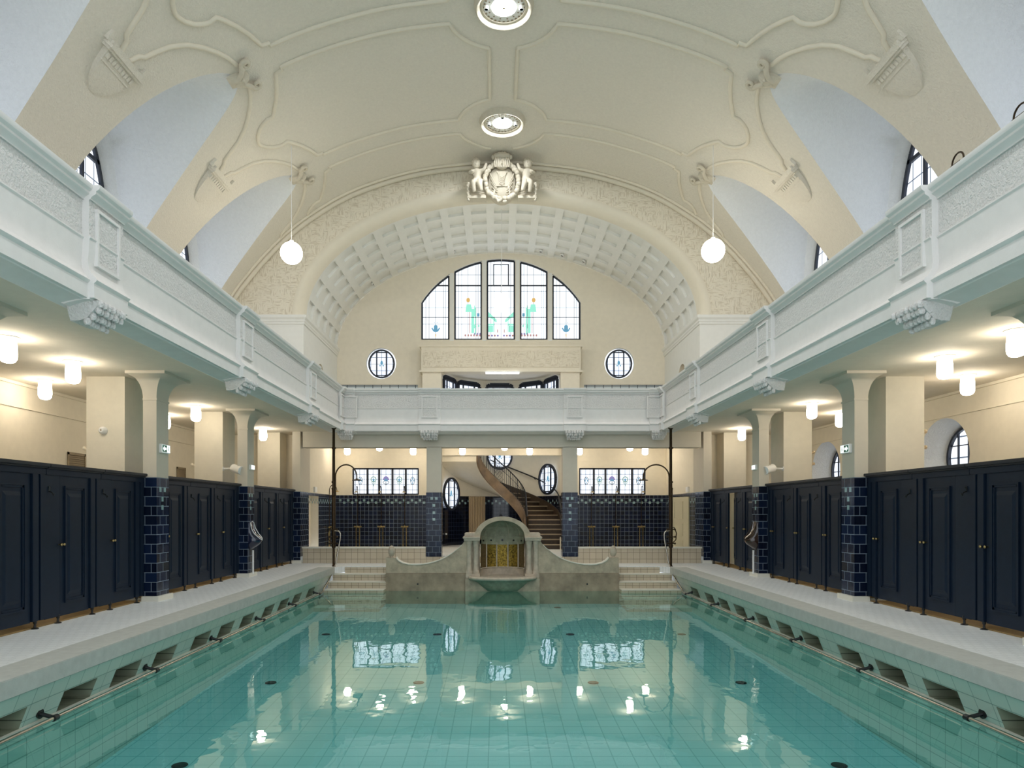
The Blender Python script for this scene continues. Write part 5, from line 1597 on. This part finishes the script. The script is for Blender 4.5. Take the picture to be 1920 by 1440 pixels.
# ---- stucco ornaments of the vault
def frame(X, y):
    P = VPt(X, y); e = .03
    up = (VPt(X - (e if X > 0 else -e), y) - P).normalized()
    ty = Vector((0,1,0)); n = up.cross(ty).normalized()
    if n.dot(Vector((-X, 0, 3-P.z))) < 0: n = -n
    return lambda a, u, d: P + ty*a + up*u + n*d
for s in (-1, 1):
    for c, nm in ((14.1, 'nearer'), (18.3, 'farther')):
        F = frame(s*5.42, c)
        t = thing('lunette_ornament', f'carved scroll ornament at the top of the {nm} {SIDE[s]} lunette', 'ornament', F(0,0,0), 'scroll ornaments of the lunettes')
        b = MB()
        prof = [(-.30,.17,.03),(-.22,.19,.07),(-.12,.17,.12),(-.02,.13,.15),(.08,.08,.12),(.14,.03,.07)]
        vs = []
        for (u, w, d) in prof:
            for j in range(9):
                a = PI*j/8; vs.append(F(-w*cos(a), u, d*sin(a)*(1+.25*(j % 2))))
        b.add(vs, [(i*9+j,i*9+j+1,(i+1)*9+j+1,(i+1)*9+j) for i in range(5) for j in range(8)])
        b.build('leaf_body', M['statue'], t, smooth=25)
        for k in (-1, 1):
            b = MB(); pts = [F(k*.03,-.2,.05),F(k*.1,-.06,.10),F(k*.2,.02,.11),F(k*.3,.08,.11)]
            for j in range(14):
                a = -PI/2+2*PI*1.25*j/13; r = .11*(1-.055*j)
                pts.append(F(k*(.32+r*cos(a)), .18+r*sin(a), .10))
            b.tube(pts, [.055]*4+[.05-.002*j for j in range(14)], 8); b.build('volute', M['statue'], t, smooth=60)
        for k in (-.07, .07):
            b = MB(); b.ball(F(k,-.02,.16), .035, 8, 6); b.build('boss', M['statue'], t)
    for yb_, nm in ((12.0, 'nearer'), (16.2, 'farther')):
        F = frame(s*6.80, yb_)
        t = thing('wall_console', f'flat shield-shaped stucco console between the {SIDE[s]} lunettes, the {nm} one', 'console', F(0,0,0), 'stucco consoles of the vault')
        def fbox(b, a0, a1, u0, u1, d0, d1): b.add([F(a,u,d) for d in (d0,d1) for (a,u) in ((a0,u0),(a1,u0),(a1,u1),(a0,u1))], [(0,3,2,1),(4,5,6,7),(0,1,5,4),(1,2,6,5),(2,3,7,6),(3,0,4,7)])
        b = MB(); fbox(b,-.50,.50,0,.05,-.05,.16); fbox(b,-.52,.52,.05,.10,-.05,.19); fbox(b,-.47,.47,.10,.17,-.05,.12); fbox(b,-.56,-.47,.10,.28,-.05,.07); fbox(b,.47,.56,.10,.28,-.05,.07); b.build('cornice', M['vault'], t)
        prof = [(0,.44,.12),(-.08,.42,.12),(-.20,.40,.11),(-.34,.36,.10),(-.50,.29,.08),(-.62,.20,.06),(-.70,.10,.04),(-.73,.02,.01)]
        b = MB(); vs = []
        for (u, w, d) in prof:
            for (a, dd) in ((-w,-.05),(-w,d*.9),(-w*.5,d),(w*.5,d),(w,d*.9),(w,-.05)): vs.append(F(a,u,dd))
        b.add(vs, [(i*6+j,i*6+j+1,(i+1)*6+j+1,(i+1)*6+j) for i in range(7) for j in range(5)]); b.build('shield', M['vault'], t, smooth=25)
        b = MB()
        for k in range(9): fbox(b,-.40+.09*k,-.34+.09*k,-.12,-.03,.10,.135)
        fbox(b,-.41,.41,-.20,-.17,.09,.122); b.build('dentils', M['vault'], t)
        b = MB()
        for k in range(3): b.ball(F(0,-.84-.12*k,.01), .035, 8, 6)
        b.build('beads', M['vault'], t)

# ---- carved coat of arms with two putti on the crown of the arch
SY = 19.98
t = thing('carved_coat_of_arms', 'carved stone shield with wreath and two putti over the big arch', 'carving', (0, SY, 11.3))
def SP(x, z, d=0.0): return Vector((x*.966, SY-d, 1.5+(z-1.5)*.966))
b = MB()
n = 28; vs = []
for i in range(9):
    k = i/8
    for j in range(n): a = 2*PI*j/n; vs.append(SP(.40*k*cos(a), 11.38+.56*k*sin(a)*(1.0 if sin(a) > 0 else .95), .26*sqrt(1-(k*.93)**2)))
b.add(vs, [(i*n+j,i*n+(j+1)%n,(i+1)*n+(j+1)%n,(i+1)*n+j) for i in range(8) for j in range(n)]); b.prism([(.40*cos(2*PI*j/24), 11.12+.46*sin(2*PI*j/24)) for j in range(24)], lambda u, v, d: (u, d, v), SY-.02, YE-.02)
for sx in (-1, 1): b.box(sx*.42, sx*.80, SY+.06, YE-.02, 10.95, 11.50)
b.build('shield', M['statue'], t, smooth=50)
b = MB()
for sg in (-1, 1):
    for k in range(5):
        b.tube([SP(sg*(.36-.02*k),11.62-.13*k,.20), SP(sg*(.25-.02*k),11.36-.10*k,.27), SP(sg*(.16-.01*k),11.2-.06*k,.28)], .016, 6)
for k in range(5): b.tube([SP(-.16+.02*k,11.66-.02*k,.27), SP(-.07,11.50-.055*k,.30), SP(0,11.45-.055*k,.31), SP(.07,11.50-.055*k,.30), SP(.16-.02*k,11.66-.02*k,.27)], .013, 6)
b.build('drapery_fold', M['statue'], t, smooth=60)
b = MB()
fr_ = [(-.2,11.22),(.2,11.22),(.25,10.90),(-.25,10.90)]
for (p, q) in zip(fr_, fr_[1:]+fr_[:1]): b.tube([SP(p[0],p[1],.27), SP(q[0],q[1],.24)], .022, 6)
b.build('inner_frame', M['statue'], t)
rng = random.Random(3)
b = MB(); 
for j in range(46):
    a = math.radians(-240+300*j/45)
    b.ball(SP(.50*cos(a)+rng.uniform(-.02,.02), 11.38+.56*sin(a)+rng.uniform(-.02,.02), .22+rng.uniform(-.02,.05)), (.075,.07,.075), 8, 6)
for j in range(16): b.ball(SP(rng.uniform(-.16,.16), 10.80+rng.uniform(-.08,.06), .28+rng.uniform(-.03,.06)), .045, 8, 6)
b.build('wreath', M['statue'], t, smooth=60)
b = MB(); b.ball(SP(0,12.08,.28), (.27,.16,.12), 18, 10)
for k in range(-3, 4): b.ball(SP(k*.085,12.16-.012*k*k,.30), (.06,.08,.07), 8, 6)
b.build('crown', M['statue'], t, smooth=60)
b = MB(); b.ball(SP(0,11.86,.28), (.20,.14,.15), 16, 10)
for k in range(-4, 5): b.tube([SP(k*.045,12.0,.38), SP(k*.055,11.86,.42), SP(k*.05,11.73,.36)], .02, 6)
for k in (-1, 1): b.ball(SP(k*.045,11.88,.43), .018, 8, 6)
b.tube([SP(0,11.87,.44),SP(0,11.78,.46)], .02, 6)
b.build('mask', M['statue'], t, smooth=60)
def putto(sx):
    J = {'pel':(.70,11.36,.26),'chest':(.74,11.62,.24),'neck':(.76,11.74,.24),'kneeA':(.86,11.28,.42),'footA':(.82,10.98,.34),'kneeB':(.66,11.22,.44),'footB':(.60,10.98,.40),
         'shA':(.86,11.66,.26),'elA':(.97,11.55,.36),'haA':(.86,11.58,.48),'shB':(.64,11.66,.26),'elB':(.52,11.68,.34),'haB':(.46,11.86,.34)}
    E_ = [('pel','chest'),('chest','neck'),('pel','kneeA'),('kneeA','footA'),('pel','kneeB'),('kneeB','footB'),('chest','shA'),('shA','elA'),('elA','haA'),('chest','shB'),('shB','elB'),('elB','haB')]
    Rr = {'pel':.115,'chest':.12,'neck':.06,'kneeA':.08,'footA':.05,'kneeB':.08,'footB':.05,'shA':.065,'elA':.05,'haA':.038,'shB':.065,'elB':.05,'haB':.038}
    ks = list(J)
    me = bpy.data.meshes.new('putto')
    me.from_pydata([tuple(SP(sx*J[k][0], J[k][1], J[k][2]) - Vector(t.location)) for k in ks], [(ks.index(a), ks.index(c)) for a, c in E_], [])
    o = bpy.data.objects.new('putto_tmp', me); COL.objects.link(o)
    sk = o.modifiers.new('skin', 'SKIN')
    for i, k in enumerate(ks):
        me.skin_vertices[0].data[i].radius = (Rr[k], Rr[k])
    me.skin_vertices[0].data[0].use_root = True
    sb = o.modifiers.new('sub', 'SUBSURF'); sb.levels = 2; sb.render_levels = 2
    dg = bpy.context.evaluated_depsgraph_get()
    nm = bpy.data.meshes.new_from_object(o.evaluated_get(dg))
    bpy.data.objects.remove(o)
    bm = bmesh.new(); bm.from_mesh(nm)
    hc = SP(sx*.77, 11.87, .27) - Vector(t.location)
    h = bmesh.ops.create_icosphere(bm, subdivisions=3, radius=.125)
    for v in h['verts']: v.co = Vector((v.co.x*.95, v.co.y, v.co.z*1.1)) + hc
    for (dx, dy, dz, r) in ((-sx*.02,-.125,0,.024),(-.045,-.105,.03,.016),(.045,-.105,.03,.016),(0,-.10,-.055,.03)):
        g = bmesh.ops.create_icosphere(bm, subdivisions=1, radius=r)
        for v in g['verts']: v.co += hc + Vector((dx,dy,dz))
    bm.to_mesh(nm); bm.free()
    nm.materials.clear(); nm.materials.append(M['statue'])
    nm.polygons.foreach_set('use_smooth', [True]*len(nm.polygons))
    p = bpy.data.objects.new('putto', nm); COL.objects.link(p); p.parent = t
    q = MB(); r2 = random.Random(5)
    for j in range(26):
        a = r2.uniform(0, 2*PI); e = r2.uniform(.15, 1.5)
        q.ball(SP(sx*.77,11.88,.27)+Vector((.12*cos(a)*cos(e), .115*sin(a)*cos(e)*(1 if sin(a) > 0 else .6), .13*sin(e))), .035, 7, 5)
    q.build('hair', M['statue'], p, smooth=60)
putto(-1); putto(1)
for sx in (-1, 1):
    b = MB()
    for k in range(9): b.ball(SP(sx*(1.0+.015*(k % 2)), 11.30-.06*k, .22), (.055-.002*k,.05,.045), 8, 6)
    b.build('garland', M['statue'], t, smooth=60)
for sx in (-1, 1):
    b = MB()
    for k in range(3): b.tube([SP(sx*.5,11.12-.06*k,.16),SP(sx*.98,11.18-.06*k,.16)], .018, 6)
    b.box(sx*.46, sx*.96, SY-.26, SY+.05, 10.55, 10.62); b.box(sx*.50, sx*.90, SY, YE, 10.80, 10.95)
    b.build('ledge', M['statue'], t)
# ================================================================== LIGHT, CAMERA
w = bpy.data.worlds.new('sky'); S.world = w; w.use_nodes = True
bg = w.node_tree.nodes['Background']
bg.inputs[0].default_value = (.86, .93, 1.0, 1); bg.inputs[1].default_value = 1.0
cam = bpy.data.cameras.new('camera'); co = bpy.data.objects.new('camera', cam); COL.objects.link(co)
co.location = (-.14, 0, 1.5); co.rotation_euler = (PI/2, 0, 0)
cam.sensor_fit = 'HORIZONTAL'; cam.sensor_width = 36; cam.lens = 24
cam.shift_x = 28/1920; cam.shift_y = 238/1920
cam.clip_start = .05
S.camera = co
S.view_settings.view_transform = 'Standard'; S.view_settings.look = 'None'
S.view_settings.gamma = 1.0; S.view_settings.use_curve_mapping = False
S.view_settings.exposure = 0.78
S.cycles.max_bounces = 10; S.cycles.diffuse_bounces = 5; S.cycles.transparent_max_bounces = 12; S.cycles.glossy_bounces = 4
S.cycles.sample_clamp_indirect = 6.0
S.cycles.caustics_reflective = False; S.cycles.caustics_refractive = False
S.cycles.use_denoising = True
S.cycles.use_adaptive_sampling = True; S.cycles.adaptive_threshold = 0.02
